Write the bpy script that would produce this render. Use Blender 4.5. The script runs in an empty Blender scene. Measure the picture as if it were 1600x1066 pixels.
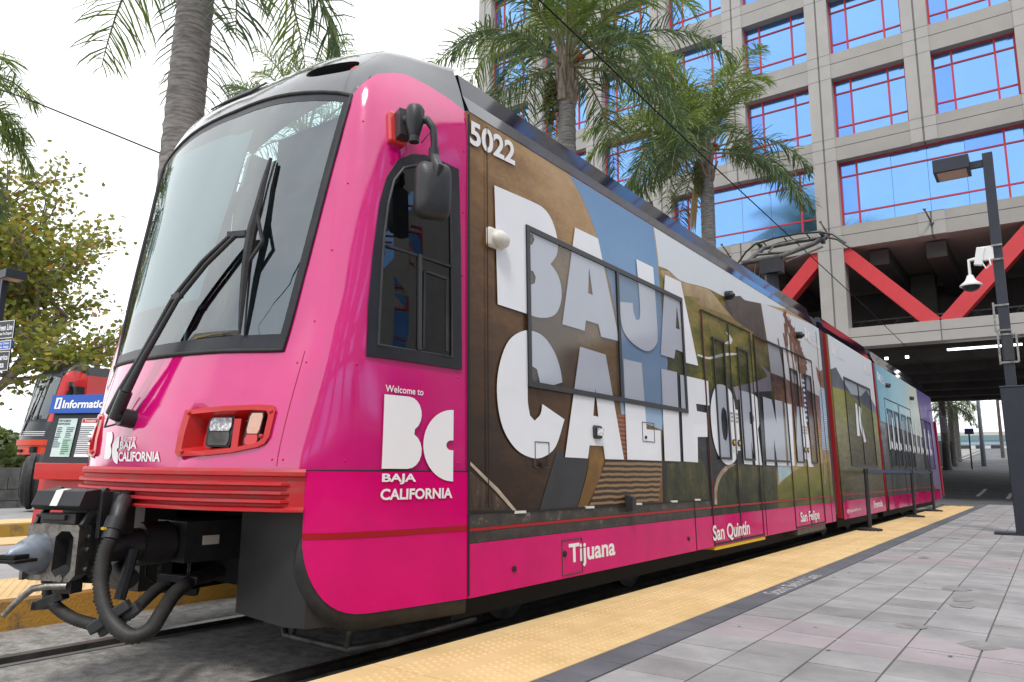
import bpy, bmesh, math, random
from mathutils import Vector, Matrix, geometry
R=math.radians
random.seed(7)
sc=bpy.context.scene
COL=sc.collection
# ---------------------------------------------------------------- camera
cam=bpy.data.objects.new('camera',bpy.data.cameras.new('camera')); COL.objects.link(cam); sc.camera=cam
cam.data.sensor_fit='HORIZONTAL'; cam.data.sensor_width=36.0; cam.data.lens=1148.707/1600*36
cam.data.clip_start=0.05; cam.data.clip_end=3000
CR=((0.809,-0.091,-0.581),(0.588,0.145,0.796),(0.012,-0.985,0.171))   # world axes X,Y,Z seen from the lens: right, down, forward
def _n(v): v=Vector(v); return v.normalized()
_fw=_n((CR[0][2],CR[1][2],CR[2][2])); _rt=Vector((CR[0][0],CR[1][0],CR[2][0])); _rt=(_rt-_fw*_rt.dot(_fw)).normalized(); _up=_rt.cross(_fw)
cam.matrix_world=Matrix(((_rt.x,_up.x,-_fw.x,4.04),(_rt.y,_up.y,-_fw.y,-3.41),(_rt.z,_up.z,-_fw.z,1.06),(0,0,0,1)))
# ---------------------------------------------------------------- sky, sun, exposure
SUN_EL,SUN_AZ=58.0,152.0          # azimuth clockwise from +Y
world=bpy.data.worlds.new('World'); sc.world=world; world.use_nodes=True
nt=world.node_tree; nt.nodes.clear()
N=nt.nodes.new; Lk=nt.links.new
sky=N('ShaderNodeTexSky'); sky.sky_type='NISHITA'; sky.sun_disc=False
sky.sun_elevation=R(SUN_EL); sky.sun_rotation=R(SUN_AZ); sky.air_density=1.0; sky.dust_density=0.6
b1=N('ShaderNodeBackground'); b1.inputs[1].default_value=0.12; Lk(sky.outputs[0],b1.inputs[0])
b2=N('ShaderNodeBackground'); b2.inputs[0].default_value=(0.97,0.985,1.0,1); b2.inputs[1].default_value=1.32
tc=N('ShaderNodeTexCoord'); mp=N('ShaderNodeMapping'); mp.inputs['Scale'].default_value=(1.6,1.6,4.0)
Lk(tc.outputs['Generated'],mp.inputs[0])
nz=N('ShaderNodeTexNoise'); nz.inputs['Scale'].default_value=1.7; nz.inputs['Detail'].default_value=7; nz.inputs['Roughness'].default_value=0.62
Lk(mp.outputs[0],nz.inputs['Vector'])
dot=N('ShaderNodeVectorMath'); dot.operation='DOT_PRODUCT'; dot.inputs[1].default_value=(-0.45,0.95,0.35)   # thick cloud ahead, thinner behind
Lk(tc.outputs['Generated'],dot.inputs[0])
ma=N('ShaderNodeMath'); ma.operation='MULTIPLY_ADD'; ma.inputs[1].default_value=0.75; Lk(dot.outputs['Value'],ma.inputs[0]); Lk(nz.outputs['Fac'],ma.inputs[2])
rp=N('ShaderNodeValToRGB'); rp.color_ramp.elements[0].position=0.05; rp.color_ramp.elements[1].position=0.60
rp.color_ramp.elements[0].color=(0.58,0.58,0.58,1)
Lk(ma.outputs[0],rp.inputs[0])
mx=N('ShaderNodeMixShader'); Lk(rp.outputs[0],mx.inputs[0]); Lk(b1.outputs[0],mx.inputs[1]); Lk(b2.outputs[0],mx.inputs[2])
wo=N('ShaderNodeOutputWorld'); Lk(mx.outputs[0],wo.inputs[0])
sun=bpy.data.objects.new('sun',bpy.data.lights.new('sun','SUN')); COL.objects.link(sun)
sun.data.energy=1.7; sun.data.angle=R(11); sun.data.color=(1.0,0.95,0.88)
_sd=Vector((math.sin(R(SUN_AZ))*math.cos(R(SUN_EL)),math.cos(R(SUN_AZ))*math.cos(R(SUN_EL)),math.sin(R(SUN_EL))))
sun.rotation_euler=_sd.to_track_quat('Z','Y').to_euler()
vs=sc.view_settings; vs.view_transform='Standard'; vs.look='None'; vs.exposure=0.36; vs.gamma=1.0

# ---------------------------------------------------------------- materials
def mat(name,col,rough=0.5,metal=0.0,var=0.0,scale=6.0,bump=0.0,bscale=None,coat=0.0,spec=0.5,col2=None,stretch=None,lo=0.35,hi=0.65,detail=6,emit=None,estr=0,trans=0.0,alpha=1.0,ior=1.45,cior=1.5,rvar=0.0,rscale=None):
    m=bpy.data.materials.new(name); m.use_nodes=True; t=m.node_tree; p=t.nodes['Principled BSDF']
    p.inputs['Roughness'].default_value=rough; p.inputs['Metallic'].default_value=metal
    p.inputs['Coat Weight'].default_value=coat; p.inputs['Coat Roughness'].default_value=0.04
    p.inputs['Specular IOR Level'].default_value=spec; p.inputs['IOR'].default_value=ior
    p.inputs['Transmission Weight'].default_value=trans; p.inputs['Alpha'].default_value=alpha
    p.inputs['Coat IOR'].default_value=cior
    c1=tuple(col)+(1,)
    if rvar:
        tr_=t.nodes.new('ShaderNodeTexCoord'); nr=t.nodes.new('ShaderNodeTexNoise'); nr.inputs['Scale'].default_value=rscale or 3; nr.inputs['Detail'].default_value=9; nr.inputs['Roughness'].default_value=.7
        t.links.new(tr_.outputs['Object'],nr.inputs['Vector']); mr_=t.nodes.new('ShaderNodeMapRange'); mr_.inputs[1].default_value=.35; mr_.inputs[2].default_value=.7; mr_.inputs[3].default_value=max(.01,rough-rvar); mr_.inputs[4].default_value=rough+rvar
        t.links.new(nr.outputs['Fac'],mr_.inputs[0]); t.links.new(mr_.outputs[0],p.inputs['Roughness'])
        if coat: t.links.new(mr_.outputs[0],p.inputs['Coat Roughness']); mr_.inputs[3].default_value=.05; mr_.inputs[4].default_value=.06+rvar
    if emit: p.inputs['Emission Color'].default_value=tuple(emit)+(1,); p.inputs['Emission Strength'].default_value=estr
    if var==0 and col2 is None and bump==0:
        p.inputs['Base Color'].default_value=c1; return m
    tcn=t.nodes.new('ShaderNodeTexCoord'); mpn=t.nodes.new('ShaderNodeMapping')
    if stretch: mpn.inputs['Scale'].default_value=stretch
    t.links.new(tcn.outputs['Object'],mpn.inputs[0])
    n=t.nodes.new('ShaderNodeTexNoise'); n.inputs['Scale'].default_value=scale; n.inputs['Detail'].default_value=detail; n.inputs['Roughness'].default_value=0.6
    t.links.new(mpn.outputs[0],n.inputs['Vector'])
    r=t.nodes.new('ShaderNodeValToRGB'); r.color_ramp.elements[0].position=lo; r.color_ramp.elements[1].position=hi
    if col2 is not None: a,b=c1,tuple(col2)+(1,)
    else: a=tuple(x*(1-var) for x in col)+(1,); b=tuple(min(1,x*(1+var)) for x in col)+(1,)
    r.color_ramp.elements[0].color=a; r.color_ramp.elements[1].color=b
    t.links.new(n.outputs['Fac'],r.inputs[0]); t.links.new(r.outputs[0],p.inputs['Base Color'])
    if bump:
        bn=t.nodes.new('ShaderNodeTexNoise'); bn.inputs['Scale'].default_value=bscale or scale*4; bn.inputs['Detail'].default_value=5
        t.links.new(mpn.outputs[0],bn.inputs['Vector'])
        bb=t.nodes.new('ShaderNodeBump'); bb.inputs['Strength'].default_value=bump; bb.inputs['Distance'].default_value=0.01
        t.links.new(bn.outputs['Fac'],bb.inputs['Height']); t.links.new(bb.outputs[0],p.inputs['Normal'])
    return m
def gmat(name,stops,axis,lo,hi,rough=0.36,coat=0.04,nscale=3,namt=0.25,wave=None,stretch=None):
    """printed gradient along an object axis, broken by noise"""
    m=mat(name,(1,1,1),rough=rough,coat=coat,spec=0.25); t=m.node_tree; p=t.nodes['Principled BSDF']
    tcn=t.nodes.new('ShaderNodeTexCoord'); d=t.nodes.new('ShaderNodeVectorMath'); d.operation='DOT_PRODUCT'; d.inputs[1].default_value=axis
    t.links.new(tcn.outputs['Object'],d.inputs[0])
    mr=t.nodes.new('ShaderNodeMapRange'); mr.inputs[1].default_value=lo; mr.inputs[2].default_value=hi; mr.clamp=False
    t.links.new(d.outputs['Value'],mr.inputs[0])
    mpn=t.nodes.new('ShaderNodeMapping')
    if stretch: mpn.inputs['Scale'].default_value=stretch
    t.links.new(tcn.outputs['Object'],mpn.inputs[0])
    if wave:
        n=t.nodes.new('ShaderNodeTexWave'); n.inputs['Scale'].default_value=wave; n.bands_direction='Z'; n.inputs['Distortion'].default_value=1.5
    else:
        n=t.nodes.new('ShaderNodeTexNoise'); n.inputs['Scale'].default_value=nscale; n.inputs['Detail'].default_value=8; n.inputs['Roughness'].default_value=0.65
    t.links.new(mpn.outputs[0],n.inputs['Vector'])
    n2=t.nodes.new('ShaderNodeTexNoise'); n2.inputs['Scale'].default_value=nscale*7; n2.inputs['Detail'].default_value=6; n2.inputs['Roughness'].default_value=.75; t.links.new(mpn.outputs[0],n2.inputs['Vector'])
    mm=t.nodes.new('ShaderNodeMath'); mm.operation='MULTIPLY_ADD'; mm.inputs[1].default_value=.45; t.links.new(n2.outputs['Fac'],mm.inputs[0]); t.links.new(n.outputs['Fac'],mm.inputs[2])
    sb=t.nodes.new('ShaderNodeMath'); sb.operation='SUBTRACT'; sb.inputs[1].default_value=0.725; t.links.new(mm.outputs[0],sb.inputs[0])
    ad=t.nodes.new('ShaderNodeMath'); ad.operation='MULTIPLY_ADD'; ad.inputs[1].default_value=namt*4.5
    t.links.new(sb.outputs[0],ad.inputs[0]); t.links.new(mr.outputs[0],ad.inputs[2])
    r=t.nodes.new('ShaderNodeValToRGB'); e=r.color_ramp.elements
    e[0].position=stops[0][0]; e[0].color=tuple(stops[0][1])+(1,); e[1].position=stops[-1][0]; e[1].color=tuple(stops[-1][1])+(1,)
    for q,c in stops[1:-1]:
        k=e.new(q); k.color=tuple(c)+(1,)
    t.links.new(ad.outputs[0],r.inputs[0]); t.links.new(r.outputs[0],p.inputs['Base Color'])
    return m
def glass(name,tint,refl=0.12,rough=0.0,fres=True):
    """tinted pane: partly see-through, with a coated reflecting surface"""
    m=bpy.data.materials.new(name); m.use_nodes=True; t=m.node_tree; t.nodes.clear()
    o=t.nodes.new('ShaderNodeOutputMaterial'); g=t.nodes.new('ShaderNodeBsdfGlossy'); g.inputs['Roughness'].default_value=rough; g.inputs['Color'].default_value=(0.95,1,1,1)
    tr=t.nodes.new('ShaderNodeBsdfTransparent'); tr.inputs[0].default_value=tuple(tint)+(1,)
    fr=t.nodes.new('ShaderNodeFresnel'); fr.inputs[0].default_value=1.5
    ad=t.nodes.new('ShaderNodeMath'); ad.operation='ADD'; ad.inputs[1].default_value=refl; ad.use_clamp=True
    mx=t.nodes.new('ShaderNodeMixShader')
    if fres: t.links.new(fr.outputs[0],ad.inputs[0])
    else: ad.inputs[0].default_value=0.0
    t.links.new(ad.outputs[0],mx.inputs[0]); t.links.new(tr.outputs[0],mx.inputs[1]); t.links.new(g.outputs[0],mx.inputs[2]); t.links.new(mx.outputs[0],o.inputs[0])
    return m
MT={}
def m_(n): return MT[n]
def defm(n,*a,**k): MT[n]=mat(n.replace('_',' '),*a,**k); return MT[n]
defm('pink',(0.60,0.004,0.17),rough=0.3,coat=1.0,cior=1.75,var=0.06,scale=2,rvar=.10,rscale=2.5)
defm('pink_print',(0.62,0.003,0.145),rough=0.38,coat=0.15,var=0.08,scale=3,rvar=.12,rscale=4,spec=.22)
defm('red_paint',(0.50,0.012,0.012),rough=0.35,coat=0.4,var=0.06,scale=3)
defm('red_dusty',(0.46,0.014,0.02),rough=0.5,col2=(0.30,0.07,0.07),scale=5,stretch=(1,1,9),lo=0.48,hi=0.72)
defm('red_stripe',(0.34,0.003,0.007),rough=0.4)
defm('roof_black',(0.075,0.08,0.092),rough=0.25,coat=1.0,cior=1.7,rvar=.08,var=0.12,scale=4,spec=0.6)
defm('fairing',(0.008,0.009,0.022),rough=0.07,coat=0.25,spec=0.5)
defm('rubber',(0.022,0.022,0.024),rough=0.6,var=0.3,scale=12,bump=0.15)
defm('black_frame',(0.018,0.019,0.024),rough=0.35,var=0.2,scale=8)
defm('black_plastic',(0.03,0.031,0.034),rough=0.42,var=0.2,scale=14,bump=0.1,bscale=120)
defm('under_black',(0.008,0.008,0.009),rough=0.8)
defm('shroud',(0.020,0.0205,0.023),rough=0.5,var=0.2,scale=3,bump=0.08)
defm('steel',(0.30,0.285,0.27),rough=0.42,metal=0.9,col2=(0.13,0.115,0.10),scale=11,bump=0.15,lo=.42,hi=.68)
defm('steel_dark',(0.10,0.098,0.095),rough=0.5,metal=0.6,var=0.35,scale=9,bump=0.15)
defm('steel_bluish',(0.26,0.30,0.36),rough=0.45,metal=0.5,col2=(0.12,0.125,0.14),scale=9,lo=.45,hi=.7)
defm('chrome',(0.8,0.8,0.82),rough=0.15,metal=1.0)
defm('hose',(0.03,0.029,0.028),rough=0.55,var=0.25,scale=20)
defm('white_vinyl',(0.80,0.82,0.86),rough=0.35,coat=0.2,var=0.02,scale=3)
defm('logo_white',(0.85,0.84,0.86),rough=0.35)
defm('cream_plastic',(0.72,0.70,0.64),rough=0.4,var=0.06,scale=8)
defm('lens_clear',(0.25,0.25,0.27),rough=0.12,coat=1.0,col2=(0.75,0.75,0.78),scale=60,lo=0.45,hi=0.6)
defm('lens_amber',(0.62,0.36,0.27),rough=0.25,coat=0.8,var=0.12,scale=40,stretch=(1,1,8))
defm('lens_red',(0.6,0.03,0.03),rough=0.2,coat=0.8)
defm('seam',(0.012,0.01,0.011),rough=0.6)
defm('red_dark',(0.27,0.008,0.018),rough=0.4)
defm('seam_red',(0.28,0.01,0.012),rough=0.5)
defm('grey_bellows',(0.05,0.05,0.055),rough=0.6,var=0.2,scale=6,stretch=(1,8,1))
defm('interior',(0.30,0.34,0.35),rough=0.6,var=0.08,scale=3)
defm('interior_dark',(0.05,0.055,0.06),rough=0.6)
defm('blind',(0.42,0.52,0.55),rough=0.7,var=0.06,scale=2)
defm('yellow_step',(0.7,0.45,0.02),rough=0.5)
MT['windscreen']=glass('windscreen glass',(0.46,0.66,0.69),refl=0.155)
MT['cab_glass']=glass('cab side glass',(0.20,0.30,0.29),refl=0.05)
MT['wrap_glass']=glass('filmed side glass',(0.74,0.755,0.79),refl=0.06,rough=0.1,fres=False)
# ---------------------------------------------------------------- objects
def tag(o,label=None,cat=None,group=None,kind=None):
    if label: o['label']=label
    if cat: o['category']=cat
    if group: o['group']=group
    if kind: o['kind']=kind
    return o
def empty(name,loc=(0,0,0),rz=0,label=None,cat=None,group=None):
    o=bpy.data.objects.new(name,None); o.empty_display_size=0.2; COL.objects.link(o); o.location=loc; o.rotation_euler=(0,0,rz)
    return tag(o,label,cat,group)
def copy_tree(o,parent=None):
    c=o.copy(); COL.objects.link(c); c.parent=parent
    for ch in list(o.children): copy_tree(ch,c)
    return c
class MB:
    def __init__(s): s.v=[]; s.f=[]; s.mi=[]
    def add(s,vs,fs,mi=0):
        b=len(s.v); s.v+= [tuple(p) for p in vs]; s.f+=[tuple(b+i for i in f) for f in fs]; s.mi+=[mi]*len(fs); return s
    def box(s,c,d,mi=0,rot=None,taper=None):
        x,y,z=d[0]/2,d[1]/2,d[2]/2; tx,ty=(taper or (1,1))
        P=[Vector((-x,-y,-z)),Vector((x,-y,-z)),Vector((x,y,-z)),Vector((-x,y,-z)),Vector((-x*tx,-y*ty,z)),Vector((x*tx,-y*ty,z)),Vector((x*tx,y*ty,z)),Vector((-x*tx,y*ty,z))]
        if rot is not None: P=[rot@p for p in P]
        c=Vector(c); return s.add([p+c for p in P],[(3,2,1,0),(4,5,6,7),(0,1,5,4),(1,2,6,5),(2,3,7,6),(3,0,4,7)],mi)
    def b2(s,lo,hi,mi=0):
        return s.box([(a+b)/2 for a,b in zip(lo,hi)],[abs(b-a) for a,b in zip(lo,hi)],mi)
    def bar(s,a,b,w,h,mi=0,up=(0,0,1)):
        a=Vector(a);b=Vector(b);d=(b-a); L=d.length; d.normalize(); u=Vector(up); sd=d.cross(u)
        if sd.length<1e-4: sd=d.cross(Vector((1,0,0)))
        sd.normalize(); u=sd.cross(d)
        rot=Matrix((sd,d,u)).transposed(); return s.box((a+b)/2,(w,L,h),mi,rot)
    def tube(s,pts,r,n=10,mi=0,cap=True):
        pts=[Vector(p) for p in pts]; rs=r if isinstance(r,(list,tuple)) else [r]*len(pts)
        d=(pts[1]-pts[0]).normalized(); u=d.cross(Vector((0,0,1)))
        if u.length<1e-3: u=d.cross(Vector((1,0,0)))
        u.normalize(); rings=[]; base=len(s.v); V=[]
        for i,p in enumerate(pts):
            if i==0: t=pts[1]-p
            elif i==len(pts)-1: t=p-pts[i-1]
            else: t=(pts[i+1]-p).normalized()+(p-pts[i-1]).normalized()
            if t.length<1e-6: t=d
            t.normalize(); u=(u-t*u.dot(t)); 
            if u.length<1e-5: u=t.orthogonal()
            u.normalize(); w=t.cross(u)
            for k in range(n):
                a=2*math.pi*k/n; V.append(p+(u*math.cos(a)+w*math.sin(a))*rs[i])
        F=[]
        for i in range(len(pts)-1):
            for k in range(n):
                k2=(k+1)%n; F.append((i*n+k,i*n+k2,(i+1)*n+k2,(i+1)*n+k))
        if cap: F.append(tuple(range(n-1,-1,-1))); F.append(tuple((len(pts)-1)*n+k for k in range(n)))
        return s.add(V,F,mi)
    def prism(s,poly,fn,t0,t1,mi=0):
        """poly in 2-D, fn(u,v,t)->xyz, extruded t0..t1"""
        n=len(poly); V=[fn(u,v,t0) for u,v in poly]+[fn(u,v,t1) for u,v in poly]
        F=[tuple(range(n-1,-1,-1)),tuple(range(n,2*n))]+[(i,(i+1)%n,n+(i+1)%n,n+i) for i in range(n)]
        return s.add(V,F,mi)
    def sph(s,c,r,n=10,m=7,mi=0,sc=(1,1,1)):
        c=Vector(c); V=[];F=[]
        for j in range(m+1):
            th=math.pi*j/m
            for i in range(n):
                ph=2*math.pi*i/n; V.append((c.x+r*sc[0]*math.sin(th)*math.cos(ph),c.y+r*sc[1]*math.sin(th)*math.sin(ph),c.z+r*sc[2]*math.cos(th)))
        for j in range(m):
            for i in range(n): F.append((j*n+i,(j+1)*n+i,(j+1)*n+(i+1)%n,j*n+(i+1)%n))
        return s.add(V,F,mi)
    def build(s,name,mats,parent=None,smooth=False,bevel=0,weld=False,angle=None):
        me=bpy.data.meshes.new(name); me.from_pydata(s.v,[],s.f); 
        for m in (mats if isinstance(mats,(list,tuple)) else [mats]): me.materials.append(MT[m] if isinstance(m,str) else m)
        me.polygons.foreach_set('material_index',s.mi)
        bm=bmesh.new(); bm.from_mesh(me)
        if weld: bmesh.ops.remove_doubles(bm,verts=bm.verts,dist=1e-4)
        bmesh.ops.recalc_face_normals(bm,faces=bm.faces) if not weld else None
        if weld: bmesh.ops.recalc_face_normals(bm,faces=bm.faces)
        bm.to_mesh(me); bm.free()
        if smooth:
            me.polygons.foreach_set('use_smooth',[True]*len(me.polygons))
            if angle: 
                try: me.set_sharp_from_angle(angle=R(angle))
                except Exception: pass
        o=bpy.data.objects.new(name,me); COL.objects.link(o); o.parent=parent
        if bevel:
            b=o.modifiers.new('bevel','BEVEL'); b.width=bevel; b.segments=2; b.limit_method='ANGLE'; b.angle_limit=R(40)
        return o
def mesh_obj(name,vs,fs,mats,parent=None,smooth=False,flip_to=None):
    me=bpy.data.meshes.new(name); me.from_pydata([tuple(v) for v in vs],[],fs)
    for m in (mats if isinstance(mats,(list,tuple)) else [mats]): me.materials.append(MT[m] if isinstance(m,str) else m)
    if smooth: me.polygons.foreach_set('use_smooth',[True]*len(me.polygons))
    o=bpy.data.objects.new(name,me); COL.objects.link(o); o.parent=parent
    return o
# ------------------------------------------------ planar regions with holes, carried onto a curved surface
def inside(p,poly):
    x,y=p; c=False; j=len(poly)-1
    for i in range(len(poly)):
        xi,yi=poly[i]; xj,yj=poly[j]
        if (yi>y)!=(yj>y) and x<(xj-xi)*(y-yi)/(yj-yi)+xi: c=not c
        j=i
    return c
def dens(poly,step):
    out=[]
    for i in range(len(poly)):
        a=poly[i]; b=poly[(i+1)%len(poly)]; n=max(1,int(math.hypot(b[0]-a[0],b[1]-a[1])/step))
        out+=[(a[0]+(b[0]-a[0])*k/n,a[1]+(b[1]-a[1])*k/n) for k in range(n)]
    return out
def tri(polys,step=None,grid=None):
    """triangulate polys[0] minus the rest; grid=(du,dv) adds interior points"""
    V=[];E=[]
    ps=[dens(p,step) if step else list(p) for p in polys]
    for p in ps:
        b=len(V); n=len(p); V+=[Vector(q) for q in p]; E+=[(b+i,b+(i+1)%n) for i in range(n)]
    if grid:
        us=[q[0] for q in ps[0]]; vs_=[q[1] for q in ps[0]]; du,dv=grid
        for i in range(1,int((max(us)-min(us))/du)+1):
            for j in range(1,int((max(vs_)-min(vs_))/dv)+1):
                q=(min(us)+i*du+1e-4*((i*7+j*3)%5),min(vs_)+j*dv+1e-4*((i*5+j)%7))
                if inside(q,ps[0]) and not any(inside(q,h) for h in ps[1:]): V.append(Vector(q))
    r=geometry.delaunay_2d_cdt(V,E,[],0,1e-6)
    vo=[(v.x,v.y) for v in r[0]]; fo=[]
    for f in r[2]:
        c=(sum(vo[i][0] for i in f)/len(f),sum(vo[i][1] for i in f)/len(f))
        if inside(c,ps[0]) and not any(inside(c,h) for h in ps[1:]): fo.append(tuple(f))
    return vo,fo
def smooth_poly(poly,lim=42,n=4):
    """round the gently turning runs of an outline, keep its corners"""
    N_=len(poly); P=[Vector(p) for p in poly]; sharp=[]
    for i in range(N_):
        a=P[i]-P[i-1]; b=P[(i+1)%N_]-P[i]
        sharp.append(a.length<1e-6 or b.length<1e-6 or math.degrees(a.angle(b))>lim)
    out=[]
    for i in range(N_):
        j=(i+1)%N_; p1,p2=P[i],P[j]; out.append(tuple(p1))
        if sharp[i] and sharp[j]: continue
        p0=P[i-1] if not sharp[i] else p1*2-p2; p3=P[(j+1)%N_] if not sharp[j] else p2*2-p1
        if sharp[i]: p0=p1-(p2-p1)
        if sharp[j]: p3=p2+(p2-p1)
        for k in range(1,n):
            t=k/n; out.append(tuple(cr(p0[q],p1[q],p2[q],p3[q],t) for q in (0,1)))
    return out
def decal(name,polys,fn,m,parent,step=None,grid=None,smooth=False,thick=0,group=None):
    """polys: list of [outer,hole,...]; fn(u,v)->xyz; one object"""
    V=[];F=[]
    for P in polys:
        if not hasattr(P[0][0],"__len__"): P=[P]
        vo,fo=tri(P,step,grid); b=len(V); V+=[fn(u,v) for u,v in vo]; F+=[tuple(b+i for i in f) for f in fo]
    return mesh_obj(name,V,F,m,parent,smooth)
# ------------------------------------------------ lettering
def text_tris(body,size=1.0,bold=0.0,width=1.0,space=1.0):
    cu=bpy.data.curves.new('t','FONT'); cu.body=body; cu.size=size; cu.offset=bold; cu.space_character=space; cu.resolution_u=4
    o=bpy.data.objects.new('t',cu); COL.objects.link(o); dg=bpy.context.evaluated_depsgraph_get(); me=o.evaluated_get(dg).to_mesh()
    V=[(v.co.x*width,v.co.y) for v in me.vertices]; F=[tuple(p.vertices) for p in me.polygons]
    o.evaluated_get(dg).to_mesh_clear(); COL.objects.unlink(o); bpy.data.objects.remove(o); bpy.data.curves.remove(cu)
    return V,F
def fit_text(body,u0,u1,v0,v1,fn,name,m,parent,bold=0.02,mi=None):
    """text scaled into the box u0..u1, v0..v1 (v0 = lowest point of the glyphs)"""
    V,F=text_tris(body,1.0,bold)
    xs=[v[0] for v in V]; ys=[v[1] for v in V]; a,b,c,d=min(xs),max(xs),min(ys),max(ys)
    return mesh_obj(name,[fn(u0+(x-a)/(b-a)*(u1-u0),v0+(y-c)/(d-c)*(v1-v0)) for x,y in V],F,m,parent)
L_DATA={'B':[[(0.179,2.873),(0.603,2.896),(0.759,2.891),(0.853,2.844),(0.913,2.76),(0.938,2.666),(0.921,2.592),(0.876,2.536),(0.833,2.498),(0.891,2.466),(0.942,2.419),(0.971,2.346),(0.967,2.267),(0.925,2.181),(0.86,2.127),(0.758,2.092),(0.643,2.077),(0.503,2.08),(0.206,2.083)],[(0.548,2.654),(0.612,2.658),(0.634,2.626),(0.604,2.58),(0.546,2.565)],[(0.551,2.392),(0.611,2.393),(0.642,2.358),(0.628,2.312),(0.577,2.29),(0.551,2.288)]],'A1':[[(1.188,2.87),(1.541,2.876),(1.843,2.085),(1.538,2.078),(1.503,2.171),(1.309,2.169),(1.285,2.084),(0.973,2.083)],[(1.383,2.6),(1.426,2.388),(1.354,2.39)]],'J':[[(2.213,2.87),(2.551,2.873),(2.567,2.617),(2.577,2.253),(2.527,2.15),(2.403,2.086),(2.273,2.073),(2.078,2.104),(1.941,2.166),(1.884,2.257),(1.87,2.421),(2.11,2.456),(2.114,2.387),(2.157,2.319),(2.223,2.333),(2.245,2.411),(2.241,2.575)]],'A2':[[(2.805,2.862),(3.17,2.87),(3.49,2.083),(3.177,2.076),(3.114,2.17),(2.956,2.174),(2.915,2.081),(2.623,2.08)],[(3.036,2.607),(3.081,2.383),(2.989,2.381)]],'C':[[(0.955,1.662),(0.931,1.753),(0.867,1.857),(0.746,1.946),(0.609,1.973),(0.469,1.951),(0.321,1.867),(0.229,1.722),(0.192,1.568),(0.209,1.406),(0.27,1.279),(0.394,1.177),(0.554,1.131),(0.699,1.139),(0.851,1.213),(0.971,1.403),(0.695,1.489),(0.67,1.42),(0.6,1.372),(0.546,1.403),(0.524,1.497),(0.528,1.636),(0.542,1.704),(0.586,1.731),(0.636,1.719),(0.668,1.642),(0.682,1.588)]],'A3':[[(1.212,1.953),(1.6,1.945),(1.841,1.14),(1.534,1.139),(1.513,1.235),(1.308,1.234),(1.279,1.139),(0.966,1.142)],[(1.421,1.665),(1.451,1.452),(1.376,1.455)]],'L':[[(1.894,1.95),(2.228,1.956),(2.268,1.398),(2.54,1.4),(2.536,1.141),(1.895,1.141)]],'I':[[(2.619,1.952),(2.959,1.96),(2.937,1.142),(2.598,1.142)]],'F':[[(3.032,1.945),(3.732,1.956),(3.724,1.707),(3.377,1.699),(3.39,1.629),(3.649,1.628),(3.626,1.39),(3.369,1.38),(3.343,1.138),(3.005,1.143)]],'O':[[(4.05,1.957),(4.242,1.95),(4.396,1.893),(4.467,1.781),(4.497,1.549),(4.477,1.316),(4.41,1.2),(4.289,1.142),(4.109,1.127),(3.963,1.174),(3.845,1.261),(3.769,1.39),(3.743,1.581),(3.767,1.727),(3.845,1.844),(3.943,1.927)],[(4.123,1.723),(4.194,1.684),(4.213,1.559),(4.19,1.432),(4.129,1.368),(4.063,1.39),(4.036,1.487),(4.032,1.598),(4.065,1.688)]],'R':[[(4.646,1.949),(5.038,1.95),(5.224,1.927),(5.307,1.867),(5.324,1.748),(5.276,1.618),(5.203,1.545),(5.259,1.133),(5.025,1.135),(4.93,1.397),(4.922,1.136),(4.644,1.14)],[(4.94,1.729),(5.031,1.728),(5.083,1.676),(5.07,1.621),(5.001,1.592),(4.931,1.592)]],'N':[[(5.474,1.948),(5.822,1.938),(5.942,1.641),(5.947,1.948),(6.267,1.951),(6.237,1.136),(5.859,1.135),(5.791,1.472),(5.739,1.134),(5.428,1.135)]],'I2':[[(6.354,1.942),(6.681,1.944),(6.596,1.137),(6.326,1.137)]],'A4':[[(6.924,1.938),(7.297,1.946),(7.537,1.132),(7.284,1.13),(7.254,1.228),(7.046,1.24),(7.014,1.136),(6.697,1.138)]]}
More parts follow.
